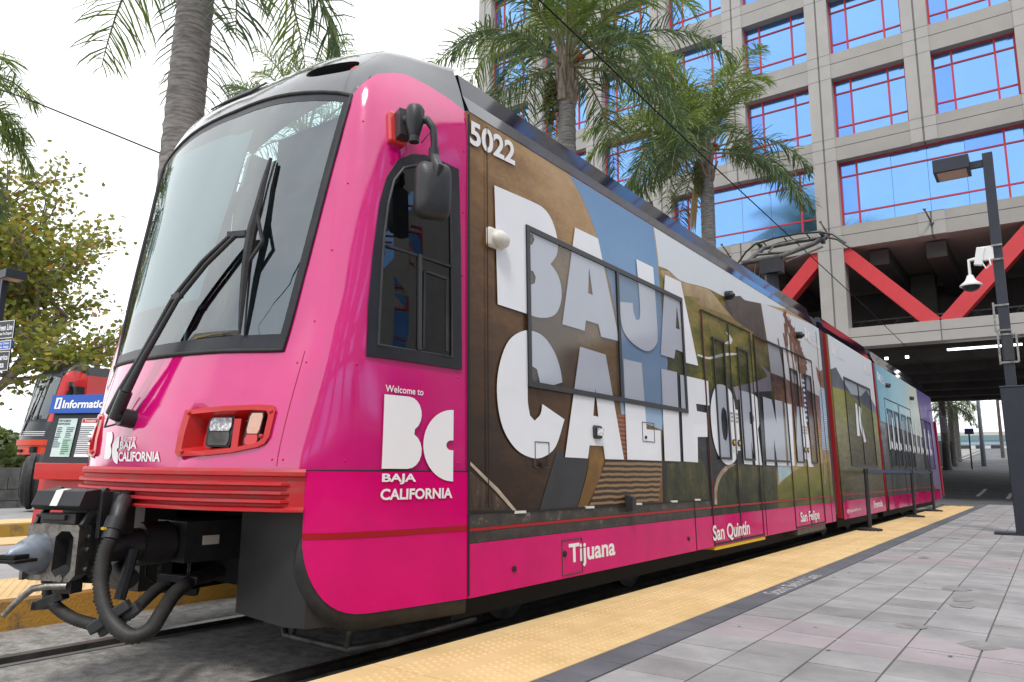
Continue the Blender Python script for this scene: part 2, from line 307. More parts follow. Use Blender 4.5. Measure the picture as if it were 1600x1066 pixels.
ART_DATA=[('sky_blue',[(1.145,3.278),(1.326,3.145),(1.48,2.982),(1.586,2.8),(1.709,2.584),(1.798,2.356),(1.823,2.115),(1.819,1.685),(1.84,1.497),(2.595,1.408),(2.779,2.015),(2.733,2.351),(2.693,2.742),(2.646,3.085),(2.612,3.279)]),('sky_white',[(2.625,3.278),(4.821,3.303),(6.884,3.304),(5.706,3.142),(5.097,3.066),(4.917,3.082),(4.549,2.987),(4.339,2.966),(3.948,2.961),(3.619,2.934),(3.686,2.94),(3.197,2.889),(2.908,2.929),(2.689,2.919),(2.684,2.999)]),('hill',[(2.689,2.919),(2.908,2.929),(3.197,2.889),(3.686,2.94),(3.619,2.934),(3.948,2.961),(4.339,2.966),(4.549,2.987),(4.917,3.082),(5.097,3.066),(5.706,3.142),(5.851,2.649),(5.947,2.273),(5.999,1.944),(5.982,1.668),(5.872,1.142),(5.769,0.61),(3.269,0.616),(2.927,0.647),(2.54,0.738),(2.559,1.12),(2.595,1.408),(2.779,2.015),(2.733,2.351),(2.693,2.742)]),('hill_tan',[(3.618,2.928),(3.947,2.955),(4.168,2.9),(4.355,2.832),(4.635,2.769),(4.261,2.755),(3.95,2.742),(3.588,2.731),(3.666,2.813),(3.177,2.737),(2.842,2.771),(2.717,2.886),(2.906,2.919),(3.196,2.879),(3.684,2.928)]),('hill_rock',[(4.338,2.963),(4.548,2.984),(4.777,3.051),(4.916,3.079),(5.097,3.063),(5.694,3.137),(5.841,2.651),(5.211,2.716),(4.675,2.753),(4.417,2.836)]),('river',[(3.509,2.206),(3.826,2.215),(4.261,2.314),(4.73,2.377),(4.727,2.36),(4.255,2.28),(3.822,2.192),(3.506,2.187)]),('river',[(4.347,2.566),(4.467,2.552),(4.567,2.508),(4.488,2.446),(4.26,2.418),(4.446,2.482),(4.444,2.519)]),('river_grey',[(4.479,1.966),(5.218,2.099),(5.746,2.218),(5.47,2.35),(5.868,2.281),(5.875,2.053),(5.141,1.967),(4.578,1.829)]),('lava',[(2.72,1.952),(3.79,1.868),(3.922,1.912),(4.479,1.966),(4.578,1.832),(5.141,1.964),(5.863,2.048),(5.982,1.668),(5.872,1.142),(5.769,0.61),(3.27,0.619),(2.927,0.652),(2.54,0.738),(2.559,1.12)]),('bush',[(3.757,0.735),(3.783,0.887),(3.893,1.003),(4.137,1.107),(4.44,1.138),(5.233,1.12),(5.858,1.11),(5.767,0.623),(4.339,0.625),(3.721,0.628)]),('rock_tan',[(3.722,0.736),(3.741,0.888),(3.859,1.016),(4.119,1.116),(4.442,1.143),(4.171,1.083),(3.928,0.99),(3.814,0.861),(3.792,0.734)]),('bush',[(2.662,1.116),(3.448,1.174),(3.579,0.987),(3.605,0.747),(2.577,0.747)]),('stairs',[(1.574,1.145),(2.562,1.145),(2.447,0.803),(1.288,0.8)]),('wall_yellow',[(1.314,1.232),(1.588,1.231),(1.448,0.995),(1.233,0.784),(1.076,0.73),(1.187,0.891),(1.286,1.068)]),('shade_print',[(0.868,1.175),(1.312,1.195),(1.275,1.068),(1.157,0.857),(1.066,0.736),(0.609,0.732)]),('brick',[(1.741,1.48),(1.917,1.501),(1.9,1.151),(1.818,1.145)]),('wall_line',[(-0.061,1.097),(0.208,0.94),(0.496,0.729),(0.463,0.73),(0.183,0.923),(-0.061,1.077)]),('wall_dark',[(-0.066,1.044),(0.183,0.903),(0.457,0.731),(-0.07,0.691)]),('sunset_sky',[(5.706,3.142),(5.815,3.16),(8.161,3.301),(8.673,3.283),(8.661,2.417),(8.785,2.17),(6.371,2.282),(5.895,2.284),(5.851,2.649)]),('sunset_ground',[(5.895,2.284),(6.371,2.282),(8.785,2.17),(8.74,1.825),(8.632,1.211),(7.024,1.137),(6.502,1.065),(5.878,1.126),(6.024,1.831),(5.982,1.668),(5.999,1.944)]),('sea',[(5.874,1.129),(6.534,1.132),(6.473,1.045),(5.897,0.933)]),('field',[(5.845,0.897),(6.5,1.058),(7.023,1.133),(8.695,1.222),(8.637,0.579),(5.768,0.607)]),('palm_print',[(5.935,3.212),(6.07,3.203),(6.167,3.257),(6.628,3.235),(6.755,3.249),(6.934,3.216),(7.109,3.152),(7.223,2.98),(7.155,2.819),(7.065,2.956),(6.928,2.86),(6.813,2.788),(6.708,2.9),(6.572,2.915),(6.428,2.821),(6.327,2.77),(6.275,2.904),(6.171,2.94),(6.12,3.071),(6.018,3.106)]),('palm_print',[(6.284,2.782),(6.332,2.789),(6.65,1.997),(6.6,1.993)]),('palm_print',[(6.567,2.897),(6.624,2.905),(6.938,1.912),(6.865,1.925)]),('palm_print',[(6.837,2.828),(6.889,2.836),(7.016,2.391),(6.969,2.386)]),('palm_print',[(7.227,2.659),(7.314,2.613),(7.359,2.429),(7.226,2.433)]),('hair',[(8.195,2.641),(8.372,2.579),(8.611,2.634),(8.691,2.482),(8.579,2.34),(8.363,2.347),(8.243,2.454)]),('shirt',[(8.234,2.285),(8.579,2.34),(8.596,1.878),(8.486,1.382),(8.108,1.39),(8.203,1.854)]),('shirt_stripe',[(7.336,2.368),(7.511,2.325),(7.496,1.981),(7.479,1.691),(7.334,1.767),(7.342,2.087)]),('skin',[(8.162,1.382),(8.317,1.378),(8.137,0.887),(8.054,0.888)]),('skin',[(8.449,1.381),(8.558,1.375),(8.525,0.954),(8.473,0.954)])]
M2_DATA=[('sky_white',[(9.121,3.288),(12.924,3.272),(12.914,2.641),(9.277,2.555)]),('mountain',[(9.307,2.717),(9.792,2.793),(10.381,2.692),(11.004,2.56),(11.734,2.766),(12.605,2.662),(12.833,2.489),(9.214,2.392)]),('vine_light',[(9.246,2.473),(11.089,2.524),(12.755,2.482),(12.814,1.674),(9.041,1.538)]),('vine',[(9.163,1.847),(12.82,1.911),(12.691,0.694),(9.188,0.702)])]
M3_DATA=[('sky_cyan',[(13.156,3.235),(18.753,3.222),(18.672,2.009),(13.301,2.082)]),('grey_land',[(13.251,2.226),(21.563,2.268),(22.159,0.523),(13.301,0.707)]),('purple',[(18.672,3.228),(21.596,3.209),(22.09,0.454),(20.072,0.625),(19.738,1.922)])]
# ---------------------------------------------------------------- tram nose surface: s runs from the centre line (0) to the side seam (5), z upward
NZ=[0.33,1.04,1.3,1.65,2.1,2.7,3.18,3.42,3.62]
def sx(z): return 1.325-0.028*(z-0.35)
NP=[[(0,-1.36),(.5,-1.32),(.85,-1.19),(1.08,-1.03),(1.22,-.72),(0,-.09)],
    [(0,-1.37),(.5,-1.33),(.85,-1.20),(1.09,-1.05),(1.225,-.74),(0,-.09)],
    [(0,-1.37),(.5,-1.31),(.85,-1.16),(1.10,-1.02),(1.225,-.74),(0,-.09)],
    [(0,-1.29),(.5,-1.23),(.86,-1.065),(1.12,-.975),(1.225,-.71),(0,-.09)],
    [(0,-1.19),(.5,-1.14),(.895,-.985),(1.11,-.88),(1.215,-.64),(0,-.09)],
    [(0,-1.05),(.5,-1.01),(.92,-.87),(1.10,-.76),(1.19,-.54),(0,-.09)],
    [(0,-.93),(.5,-.895),(.94,-.77),(1.07,-.64),(1.15,-.44),(0,-.09)],
    [(0,-.84),(.5,-.81),(.90,-.68),(1.02,-.52),(1.085,-.36),(0,-.09)],
    [(0,-.66),(.5,-.635),(.83,-.53),(.94,-.42),(1.01,-.28),(0,-.09)]]
NSX=[None]*6+[1.243,1.185,1.11]
def cr(p0,p1,p2,p3,t): return 0.5*((2*p1)+(-p0+p2)*t+(2*p0-5*p1+4*p2-p3)*t*t+(-p0+3*p1-3*p2+p3)*t**3)
def _row(k,s):
    P=[tuple(q) for q in NP[k]]; P[5]=(NSX[k] if NSX[k] else sx(NZ[k]),-.09)
    i=min(int(s),4); t=s-i
    g=lambda j:(P[j] if 0<=j<=5 else ((-P[1][0],P[1][1]) if j<0 else (2*P[5][0]-P[4][0]+.02,2*P[5][1]-P[4][1])))
    a,b,c,d=g(i-1),g(i),g(i+1),g(i+2)
    return cr(a[0],b[0],c[0],d[0],t),cr(a[1],b[1],c[1],d[1],t)
def nose(s,z,off=0.0):
    sg=-1 if s<0 else 1; a=min(abs(s),5.0)
    i=0
    while i<len(NZ)-2 and z>NZ[i+1]: i+=1
    t=(z-NZ[i])/(NZ[i+1]-NZ[i])
    rows=[_row(min(max(j,0),len(NZ)-1),a) for j in (i-1,i,i+1,i+2)]
    def it(q):
        z0,z1=NZ[i],NZ[i+1]
        m1=(rows[2][q]-rows[0][q])/((NZ[i+1]-NZ[i-1]) if i>0 else (z1-z0)); m2=(rows[3][q]-rows[1][q])/((NZ[i+2]-NZ[i]) if i+2<len(NZ) else (z1-z0))
        h=z1-z0; tt=max(-.2,min(1.2,t))
        return (2*tt**3-3*tt**2+1)*rows[1][q]+(tt**3-2*tt**2+tt)*h*m1+(-2*tt**3+3*tt**2)*rows[2][q]+(tt**3-tt**2)*h*m2
    x,y=it(0),it(1)
    if sg<0: y-=0.075*max(0,min(1,(z-1.2)/1.9))*min(1,a/2)*min(1,(5-a)/1.5)
    p=(sg*x,y,z)
    if off:
        e=1e-3; s2=a+e if a+e<=5 else a-e; q=nose(s2,z); r=nose(a,z+e)
        q=(abs(q[0]),q[1],q[2])
        k=1 if s2>a else -1
        if sg<0:
            f0=0.0
        ux,uy,uz=(q[0]-x)*k,(q[1]-y)*k,0.0; vx,vy,vz=abs(r[0])-x,r[1]-y,e
        nx,ny,nzz=uy*vz-uz*vy,uz*vx-ux*vz,ux*vy-uy*vx
        l=(nx*nx+ny*ny+nzz*nzz)**.5
        if l>0:
            nx,ny,nzz=nx/l,ny/l,nzz/l
            p=(sg*(x+nx*off),y+ny*off,z+nzz*off)
    return p
def s_of_x(x,z):
    sg=-1 if x<0 else 1; x=abs(x); a,b=0.0,4.2
    for _ in range(30):
        m=(a+b)/2
        if abs(nose(m,z)[0])<x: a=m
        else: b=m
    return sg*(a+b)/2
def s_of_y(y,z):
    a,b=1.5,5.0
    for _ in range(30):
        m=(a+b)/2
        if nose(m,z)[1]<y: a=m
        else: b=m
    return (a+b)/2
def front(x,z,off=0.0): return nose(s_of_x(x,z),z,off)
def flank(y,z,off=0.0): return nose(s_of_y(y,z),z,off)
# ================================================================ pink tram
TRAM='pink wrapped light rail tram with white lettering along its side, nearest of the two trams'
T=empty('tram',(0,0,0),0,TRAM,'tram')
def side(y,z,off=0.0): return (sx(z)+off,y,z)
def sid(off): return lambda u,v: side(u,v,off)
ZB,ZT=0.34,3.285
Y1,Y2,Y3,Y4,Y5=8.58,9.12,12.70,13.05,21.35
def ztop(s):
    a=abs(s)
    K=[(2,3.18),(2.2,3.28),(2.5,3.365),(3,3.415),(3.6,3.43),(4.2,3.40),(4.7,3.345),(5,3.285)]
    for (p,q),(r,w) in zip(K,K[1:]):
        if a<=r: return q+(w-q)*(max(a,p)-p)/(r-p)
    return 3.285
def warch(s): return 3.18+0.13*max(0,1-(s/2)**2)
def linsp(a,b,n): return [a+(b-a)*i/(n-1) for i in range(n)]
# windscreen outline in (s,z)
WS=[(s,1.65) for s in linsp(-2,2,17)]+[(2,z) for z in linsp(1.75,3.1,8)]+[(s,warch(s)) for s in linsp(2,-2,17)]+[(-2,z) for z in linsp(3.1,1.75,8)]
WI=[(-1.955+3.835*i/16,1.705+.035*i/16) for i in range(17)]+[(1.88,z) for z in linsp(1.85,3.0,8)]+[(1.88-3.835*i/16,warch(1.88-3.835*i/16)-.06) for i in range(17)]+[(-1.955,z) for z in linsp(3.0,1.85,8)]
HLR=[(.86,1.30),(1.4,1.318),(1.9,1.325),(2.17,1.32),(2.23,1.293),(2.24,1.20),(2.18,1.165),(2.07,1.148),(1.66,1.12),(1.25,1.105),(.88,1.10),(.82,1.115),(.83,1.2)]
HLR=[(a,b+ (0.035 if b>1.25 else 0)) for a,b in HLR]
HLL=[(-a,b) for a,b in HLR][::-1]
ns=lambda off: (lambda u,v: nose(u,v,off))
# pink cab shell: lower front and both flanks, one skin with openings
outl=[(s,1.04) for s in linsp(-5,5,61)]+[(5,z) for z in linsp(1.1,3.2,22)]+[(s,ztop(s)) for s in linsp(5,2,25)]+[(2,z) for z in linsp(3.1,1.75,14)]+[(s,1.65) for s in linsp(2,-2,33)]+[(-2,z) for z in linsp(1.75,3.1,14)]+[(s,ztop(s)) for s in linsp(-2,-5,25)]+[(-5,z) for z in linsp(3.2,1.1,22)]
shell=decal('cab_shell',[[outl,HLR,HLL]],ns(0),'pink',T,grid=(0.11,0.06),smooth=True)
# black roof cap with light slots
def rooftop(s,t):
    t=min(1.0,max(0.0,t))
    p=nose(s,3.62); h=3.80-0.19*(abs(p[0])/1.11)**2.5
    y=p[1]+(-0.03-p[1])*t
    return (p[0]*(1+0.02*t),y,3.62+(h-3.62)*(1-(1-t)**2.2))
def cap(u,v):
    if v<=3.62: return nose(u,v)
    return rooftop(u,(v-3.62)/0.3)
def oval(c0,c1,a,b,n=20): return [(c0+a*math.copysign(abs(math.cos(q))**.7,math.cos(q)),c1+b*math.copysign(abs(math.sin(q))**.8,math.sin(q))) for q in [2*math.pi*i/n for i in range(n)]]
OV=oval(1.52,3.44,.43,.058); OVL=[(-a,b) for a,b in OV][::-1]
capo=[(s,ztop(s)) for s in linsp(-5,-2,25)]+[(s,warch(s)) for s in linsp(-1.9,1.9,30)]+[(s,ztop(s)) for s in linsp(2,5,25)]+[(5,v) for v in linsp(3.35,3.92,10)]+[(s,3.92) for s in linsp(4.8,-4.8,49)]+[(-5,v) for v in linsp(3.92,3.35,10)]
rc=decal('roof_cap',[[capo,OV,OVL]],cap,'roof_black',T,grid=(0.12,0.045),smooth=True)
for k,(ov,sg) in enumerate(((OV,1),(OVL,-1))):
    b=MB(); n=len(ov)
    V=[cap(*q) for q in ov]+[tuple(Vector(cap(*q))+Vector((-0.02*sg,0.16,-0.01))) for q in ov]
    b.add(V,[(i,(i+1)%n,n+(i+1)%n,n+i) for i in range(n)]+[tuple(range(n,2*n))]); o=b.build('light_slot','interior_dark',rc)
    l=MB(); c=Vector(cap(1.78*sg,3.43)); l.sph(c+Vector((-.01*sg,.08,0)),.05,10,6,0,(1.5,1,.75)); l.build('marker_lamp','lens_red',rc,True)
b=MB()
for q in linsp(3.49,3.60,9):
    pts=[Vector(cap(s,q))+Vector((0,-.006,.006)) for s in linsp(-.95,-0.05,8)]
    b.tube(pts,.006,5)
b.build('roof_grille','black_frame',rc)
fit_text('5022',-2.0,-1.15,3.37,3.49,lambda u,v:cap(u,v) if False else nose(u,v,.004),'number_lettering','logo_white',rc,bold=.02)
# windscreen and its black edge band
wf=decal('windscreen_frame',[[WS,WI]],ns(0.002),'black_frame',T,grid=(.2,.09),smooth=True)
wg=decal('windscreen',[[WI]],ns(0.0),'windscreen',T,grid=(.12,.08),smooth=True)
b=MB(); E=WS+[WS[0]]; b.tube([nose(u,v,.004) for u,v in E],.012,6); b.build('seal','rubber',wf,True)
# cab interior
it=MB(); it.b2((-1.15,-.12,1.0),(1.15,-.08,3.3)); it.build('cab_bulkhead','interior',T)
it=MB(); it.b2((-.88,-.95,1.42),(.88,-.42,1.60)); it.b2((-.35,-.85,1.60),(.35,-.62,1.68)); it.b2((-.95,-.9,1.0),(.95,-.3,1.42)); it.build('driver_desk','interior',T,bevel=.02)
it=MB(); it.b2((-.25,-.32,1.25),(.25,-.2,2.15)); it.b2((-.27,-.5,1.2),(.27,-.2,1.32)); it.b2((-.14,-.30,2.15),(.14,-.2,2.4)); it.build('driver_seat','interior_dark',T,bevel=.03)
MT['cab_dark']=mat('dark cab interior',(0.012,0.017,0.018),rough=.6,col2=(0.09,0.13,0.13),scale=1.6,lo=.4,hi=.6)
it=MB(); it.b2((.05,-.62,2.86),(.82,-.5,3.2)); it.build('destination_box','interior_dark',T,bevel=.01)
V=[];F=[]
for i,s in enumerate(linsp(-1.85,.35,16)):
    for j,z in enumerate((2.0,2.4,2.8,3.15)): V.append(nose(s,z,-.05))
for i in range(15):
    for j in range(3): F.append((i*4+j,i*4+4+j,i*4+5+j,i*4+1+j))
mesh_obj('sun_blind',V,F,'blind',T,True)
b=MB(); b.b2((-.22,-1.0,1.62),(-.20,-.99,1.9)); b.b2((-.38,-.99,2.02),(-.22,-.985,2.42)); b.build('notice_card','logo_white',T)
# wiper
b=MB(); P0=Vector(front(0,1.30,.0))
def wp(x,z,o): return Vector(front(x,z,o))
b.tube([wp(-.008,1.30,-.03),wp(-.008,1.30,.07)],.05,14); b.tube([wp(-.008,1.30,.05),wp(-.008,1.30,.09)],.03,12)
w=b.build('wiper','black_plastic',T,True,angle=40)
b=MB()
b.tube([wp(-.02,1.285,.085),wp(.04,1.42,.10)],.034,8); b.tube([wp(.04,1.42,.10),wp(.09,1.60,.10),wp(.21,1.93,.09),wp(.36,2.13,.085),wp(.50,2.295,.07)],[.026,.018,.015,.014,.014],8)
b.tube([wp(-.075,1.30,.085),wp(-.02,1.42,.09),wp(.05,1.62,.095),wp(.17,1.95,.09),wp(.32,2.15,.085),wp(.46,2.30,.07)],[.03,.024,.015,.014,.013,.013],8)
b.bar(wp(.17,1.95,.09),wp(.235,1.96,.09),.03,.03); b.bar(wp(.45,2.30,.07),wp(.56,2.30,.06),.04,.03)
b.tube([wp(-.01,1.27,.06),wp(-.10,1.24,.09),wp(-.12,1.32,.08),wp(-.06,1.42,.08)],.006,6)
b.build('arm','black_plastic',w,True,angle=50)
b=MB()
bl=[wp(.553,2.79,.04),wp(.558,2.62,.045),wp(.575,2.44,.055),wp(.585,2.30,.065),wp(.60,2.1,.055),wp(.622,1.9,.045),wp(.640,1.735,.035)]
b.tube(bl,[.010,.016,.022,.026,.022,.016,.008],6); b.tube([p+Vector((0,.03,-.005)) for p in bl],.006,5)
b.tube([wp(.575,2.44,.06),wp(.66,2.25,.055),wp(.60,2.1,.055)],.012,6); b.build('blade','rubber',w,True,angle=50)
# headlights
for HL,sg in ((HLR,1),(HLL,-1)):
    off=.014; n=len(HL); cu=(1.5*sg,1.225)
    inner=[(cu[0]+(a-cu[0])*.86,cu[1]+(c-cu[1])*.80) for a,c in HL]
    b=MB()
    A=[nose(a,c,.0) for a,c in HL]; B=[nose(a,c,off) for a,c in HL]; Ci=[nose(a,c,off) for a,c in inner]
    back=Vector((0,.12,0)) ; D=[]
    for a,c in inner:
        q=(cu[0]+(a-cu[0])*.80,cu[1]+(c-cu[1])*.72); D.append(tuple(Vector(nose(q[0],q[1],-.075))))
    V=A+B+Ci+D; F=[]
    for k in range(3):
        for i in range(n): F.append((k*n+i,k*n+(i+1)%n,(k+1)*n+(i+1)%n,(k+1)*n+i))
    b.add(V,F); vo,fo=tri([[(cu[0]+(a-cu[0])*.80,cu[1]+(c-cu[1])*.72) for a,c in inner]],grid=(.15,.05))
    b.add([nose(u,v,-.075) for u,v in vo],fo)
    # rib between the two lamps
    m=[(1.60*sg,1.29),(1.70*sg,1.29),(1.74*sg,1.14),(1.64*sg,1.14)]
    b.add([nose(u,v,-.07) for u,v in m]+[nose(u,v,.004) for u,v in m],[(0,1,5,4),(1,2,6,5),(2,3,7,6),(3,0,4,7),(4,5,6,7)])
    for u,v in ((2.16,1.325),(2.10,1.2),(.93,1.32),(.93,1.125)): b.sph(nose(u*sg,v,off),.012,8,5)
    h=b.build('headlight','red_paint',T)
    def lens(u0,u1,v0,v1,name,m,o0=-.07,o1=-.03):
        q=[]; r=MB(); ol=[(u0,v0+.02),(u0+.02*sg,v0),(u1-.02*sg,v0),(u1,v0+.02),(u1,v1-.02),(u1-.02*sg,v1),(u0+.02*sg,v1),(u0,v1-.02)]
        k=len(ol); V=[nose(a,c,o0) for a,c in ol]+[nose(a,c,o1) for a,c in ol]; r.add(V,[(i,(i+1)%k,k+(i+1)%k,k+i) for i in range(k)]+[tuple(range(k,2*k))]); return r.build(name,m,h)
    lens(1.16*sg,1.55*sg,1.155,1.31,'lamp_housing','black_frame',-.075,-.035); lens(1.20*sg,1.52*sg,1.235,1.302,'lamp_lens','lens_clear',-.04,-.026); lens(1.20*sg,1.52*sg,1.162,1.232,'lower_lens','steel_dark',-.04,-.03)
    lens(1.80*sg,2.04*sg,1.155,1.325,'signal_housing','black_frame',-.07,.002); lens(1.83*sg,2.03*sg,1.215,1.318,'indicator_lens','lens_amber',-.02,.008); lens(1.83*sg,2.03*sg,1.16,1.21,'tail_lens','lens_red',-.02,.008)
# bumper with ribs
def bump(u,v,o=.0): return nose(u,max(v,.6),o)
b=MB(); prof=[(1.045,.012),(1.03,.022),(1.012,.022),(1.005,.005),(.985,.005),(.978,.032),(.966,.034),(.958,.006),(.942,.006),(.936,.032),(.924,.034),(.916,.006),(.902,.006),(.896,.032),(.884,.034),(.876,.006),(.865,.006),(.852,.03),(.842,.03),(.838,0)]
ss=linsp(-2.98,2.98,49); V=[];F=[]
for i,s in enumerate(ss):
    f=1.0 if abs(s)<2.5 else max(.15,(2.98-abs(s))/.48*.85+.15) if False else 1.0
    for z,o in prof:
        o2=o if abs(s)<2.62 or z>1.0 or z<.856 else .006
        V.append(bump(s,z,o2))
m=len(prof)
for i in range(len(ss)-1):
    for j in range(m-1): F.append((i*m+j,i*m+j+1,(i+1)*m+j+1,(i+1)*m+j))
b.add(V,F); b.add([bump(s,.838,0) for s in ss]+[tuple(Vector(bump(s,.838,0))+Vector((0,.2,0))) for s in ss],[(i,i+1,49+i+1,49+i) for i in range(48)])
b.build('bumper','red_dusty',T,True,angle=30)
# pink skirts on both cab flanks, with the swept lower corner
for sg in (1,-1):
    arc=[(2.98,.72)]+[(3.05+ .62*(1-math.cos(a)) if False else 2.98+ (3.95-2.98)*(1-math.cos(a)),.72-.375*math.sin(a)) for a in linsp(.12,math.pi/2,12)]
    o=[(5,1.037),(5,.345)]+[(s,.345) for s in linsp(4.8,4.0,5)]+arc[::-1]+[(2.98,.85)]+[(s,1.037) for s in linsp(2.98,4.9,14)]
    p=decal('skirt',[[(a*sg,c) for a,c in o]],ns(.006),'pink_print',T,grid=(.12,.05),smooth=True)
    st=[(s,.748) for s in linsp(2.98,5,20)]+[(s,.718) for s in linsp(5,2.98,20)]
    decal('stripe',[[(a*sg,c-.008) for a,c in st]],ns(.008),'red_stripe',p,smooth=True)
    b=MB(); b.tube([nose(s*sg,1.041,.003) for s in linsp(2.98,5,14)],.005,5); b.build('panel_joint','seam',p)
    # dark rim below the swept corner
    rim=[(a*sg,c) for a,c in arc]+[(s*sg,.345) for s in linsp(4.0,5,6)]
    V=[];F=[]
    for i,(a,c) in enumerate(rim):
        a=abs(a); k=min(1,i/3+.15); a2=3.95+(a-3.95)*(1+.16*k) if a<3.95 else a; c2=.72+(c-.72)*(1+.20*k)
        p0=Vector(nose(a*sg,c,-.003)); p1=Vector(nose(a2*sg,c2,-.012)); p2=p1+Vector((-.05*sg,.03,-.02)); p3=p1+Vector((-.5*sg,.25,-.03))
        V+=[p0,p1,p2,p3]
    for i in range(len(rim)-1):
        for j in range(3): F.append((i*4+j,i*4+j+1,i*4+5+j,i*4+4+j))
    mesh_obj('skirt_rim',V,F,'rubber',T,True)
# shroud plates and dark underframe
b=MB()
pl=[(.47,-.80),(.50,-.99),(.95,-1.03),(1.06,-.99),(1.14,-.85),(1.16,-.5)]
V=[(x,y,.29+.01*(x<.6)) for x,y in pl]+[(x,y,.90) for x,y in pl]; n=len(pl)
b.add(V,[(i,i+1,n+i+1,n+i) for i in range(n-1)]); b.build('wheel_shroud','shroud',T,True,angle=35); b=MB(); V=[(-x,y,z) for x,y,z in V]; b.add(V,[(i,i+1,n+i+1,n+i) for i in range(n-1)]); b.build('wheel_shroud','shroud',T,True,angle=35)
b=MB(); b.b2((-1.1,-.45,.30),(1.1,21.2,.95)); b.b2((-1.18,-.05,.20),(1.18,8.4,.34)); b.b2((-1.18,9.3,.20),(1.18,12.6,.34)); b.b2((-1.18,13.2,.2),(1.18,21.0,.34)); b.b2((-1.05,-.98,.86),(1.05,-.3,1.0))
b.build('underframe','under_black',T)
for y in (1.0,2.9,10.0,11.8,18.0,19.9):
    b=MB()
    for x in (-.74,.74): b.tube([(x-.06,y,.31),(x+.06,y,.31)],.30,24)
    b.tube([(-.74,y,.31),(.74,y,.31)],.07,10); b.build('wheelset','steel_dark',T,True,angle=35)
b=MB()
for x in (.55,1.0): b.tube([(x,-.62,.32),(x,-.66,.13)],.018,8)
b.tube([(.4,-.60,.16),(.5,-.66,.13),(1.0,-.66,.13),(1.12,-.5,.15),(1.15,.2,.17)],.02,8); b.build('guard_rail','steel_dark',T,True)
# cab side window, right and left
CW=[(-.81,1.625),(-.80,1.9),(-.765,2.2),(-.72,2.5),(-.675,2.66),(-.60,2.79),(-.51,2.85),(-.42,2.875),(-.30,2.875),(-.165,2.865),(-.15,2.4),(-.14,1.625)]
CI=[(-.745,1.69),(-.73,2.0),(-.705,2.3),(-.675,2.5),(-.635,2.65),(-.57,2.745),(-.48,2.79),(-.36,2.795),(-.235,2.785),(-.225,2.3),(-.22,1.69)]
for sg in (1,-1):
    def fl(o): return lambda u,v: (lambda p:(p[0]*sg,p[1],p[2]))(flank(u,v,o))
    fr=decal('cab_window',[[CW,CI]],fl(.012),'black_frame',T,grid=(.1,.1),step=.08)
    b=MB(); n=len(CW); b.add([fl(.0)(*q) for q in CW]+[fl(.012)(*q) for q in CW],[(i,(i+1)%n,n+(i+1)%n,n+i) for i in range(n)]); n=len(CI); b.add([fl(.003)(*q) for q in CI]+[fl(.012)(*q) for q in CI],[(i,(i+1)%n,n+(i+1)%n,n+i) for i in range(n)]); b.build('frame_edge','black_plastic',fr)
    decal('backing',[[CI]],fl(.002),'cab_dark',fr,grid=(.1,.1),step=.08)
    decal('pane',[[CI]],fl(.005),'cab_glass',fr,grid=(.1,.1),step=.08)
    b=MB()
    bars=[((-.69,2.25),(-.235,2.23),.018),((-.47,2.25),(-.47,1.70),.02),((-.43,2.16),(-.26,2.15),.01),((-.26,2.15),(-.255,1.72),.01),((-.435,2.16),(-.44,1.72),.008)]
    for p,q,wd in bars: b.bar(fl(.008)(*p),fl(.008)(*q),wd*1.4,.014)
    b.tube([fl(.011)(*q) for q in CI+[CI[0]]],.008,6); b.build('glazing_bar','black_plastic',fr)
# side mirror and marker light, right side
b=MB(); q=Vector(flank(-.56,2.985,0)); 
def fq(y,z,o): return Vector(flank(y,z,o))
b.bar(fq(-.60,2.98,-.02),fq(-.60,2.98,.035),.11,.20); ml=b.build('marker_light','lens_red',T,bevel=.012)
b=MB(); b.bar(fq(-.585,2.98,.03),fq(-.585,2.98,.10),.075,.17); c=fq(-.56,2.98,.15); b.tube([c+Vector((0,0,-.10)),c+Vector((0,0,-.03)),c+Vector((0,0,.05)),c+Vector((0,0,.075)),c+Vector((0,0,.085))],[.032,.05,.055,.042,.012],14); b.tube([fq(-.585,3.0,.08),c],.03,10); b.tube([c+Vector((0,0,-.14)),c+Vector((0,0,-.09))],.03,12)
sm=b.build('side_mirror','black_plastic',T,True,angle=40)
b=MB(); c2=c+Vector((.03,.05,-.02)); e=Vector((c.x+.085,c.y+.075,2.81))
b.tube([c+Vector((.01,.02,.0)),c+Vector((.05,.05,.0)),c+Vector((.08,.07,-.05)),e+Vector((0,0,.05)),e],[.026,.024,.022,.02,.02],10); b.tube([e+Vector((0,0,.02)),e+Vector((0,0,-.05))],.03,12); b.tube([c+Vector((.0,.09,.03)),c+Vector((.03,.12,-.02)),c+Vector((.0,.06,-.12))],.004,5)
b.build('mirror_arm','black_plastic',sm,True,angle=40)
# mirror head: rounded shell hanging below the arm
b=MB(); hc=e+Vector((-.005,.0,-.235)); V=[];F=[]; rows=9;nn=20
def shell_ring(k):
    t=k/(rows-1); a=(1-t**2.6)**.5 if t<1 else 0
    return max(a,.0)
ax=Vector((.83,-.56,0)); ay=Vector((.56,.83,0))     # back of the head faces forward-outward
for k in range(rows):
    t=k/(rows-1); r=(1-t**3)**.6; dpt=.085*t
    for i in range(nn):
        an=2*math.pi*i/nn; cx_,cz_=math.cos(an),math.sin(an); e1=.42
        u=math.copysign(abs(cx_)**e1,cx_)*.105*(.55+.45*r if k else 1); v=math.copysign(abs(cz_)**e1,cz_)*.165*(.60+.40*r if k else 1)
        if k==rows-1: u*=.55; v*=.6
        V.append(hc+ay*u+Vector((0,0,v))+(ax*1.0)*(dpt))
for k in range(rows-1):
    for i in range(nn): F.append((k*nn+i,k*nn+(i+1)%nn,(k+1)*nn+(i+1)%nn,(k+1)*nn+i))
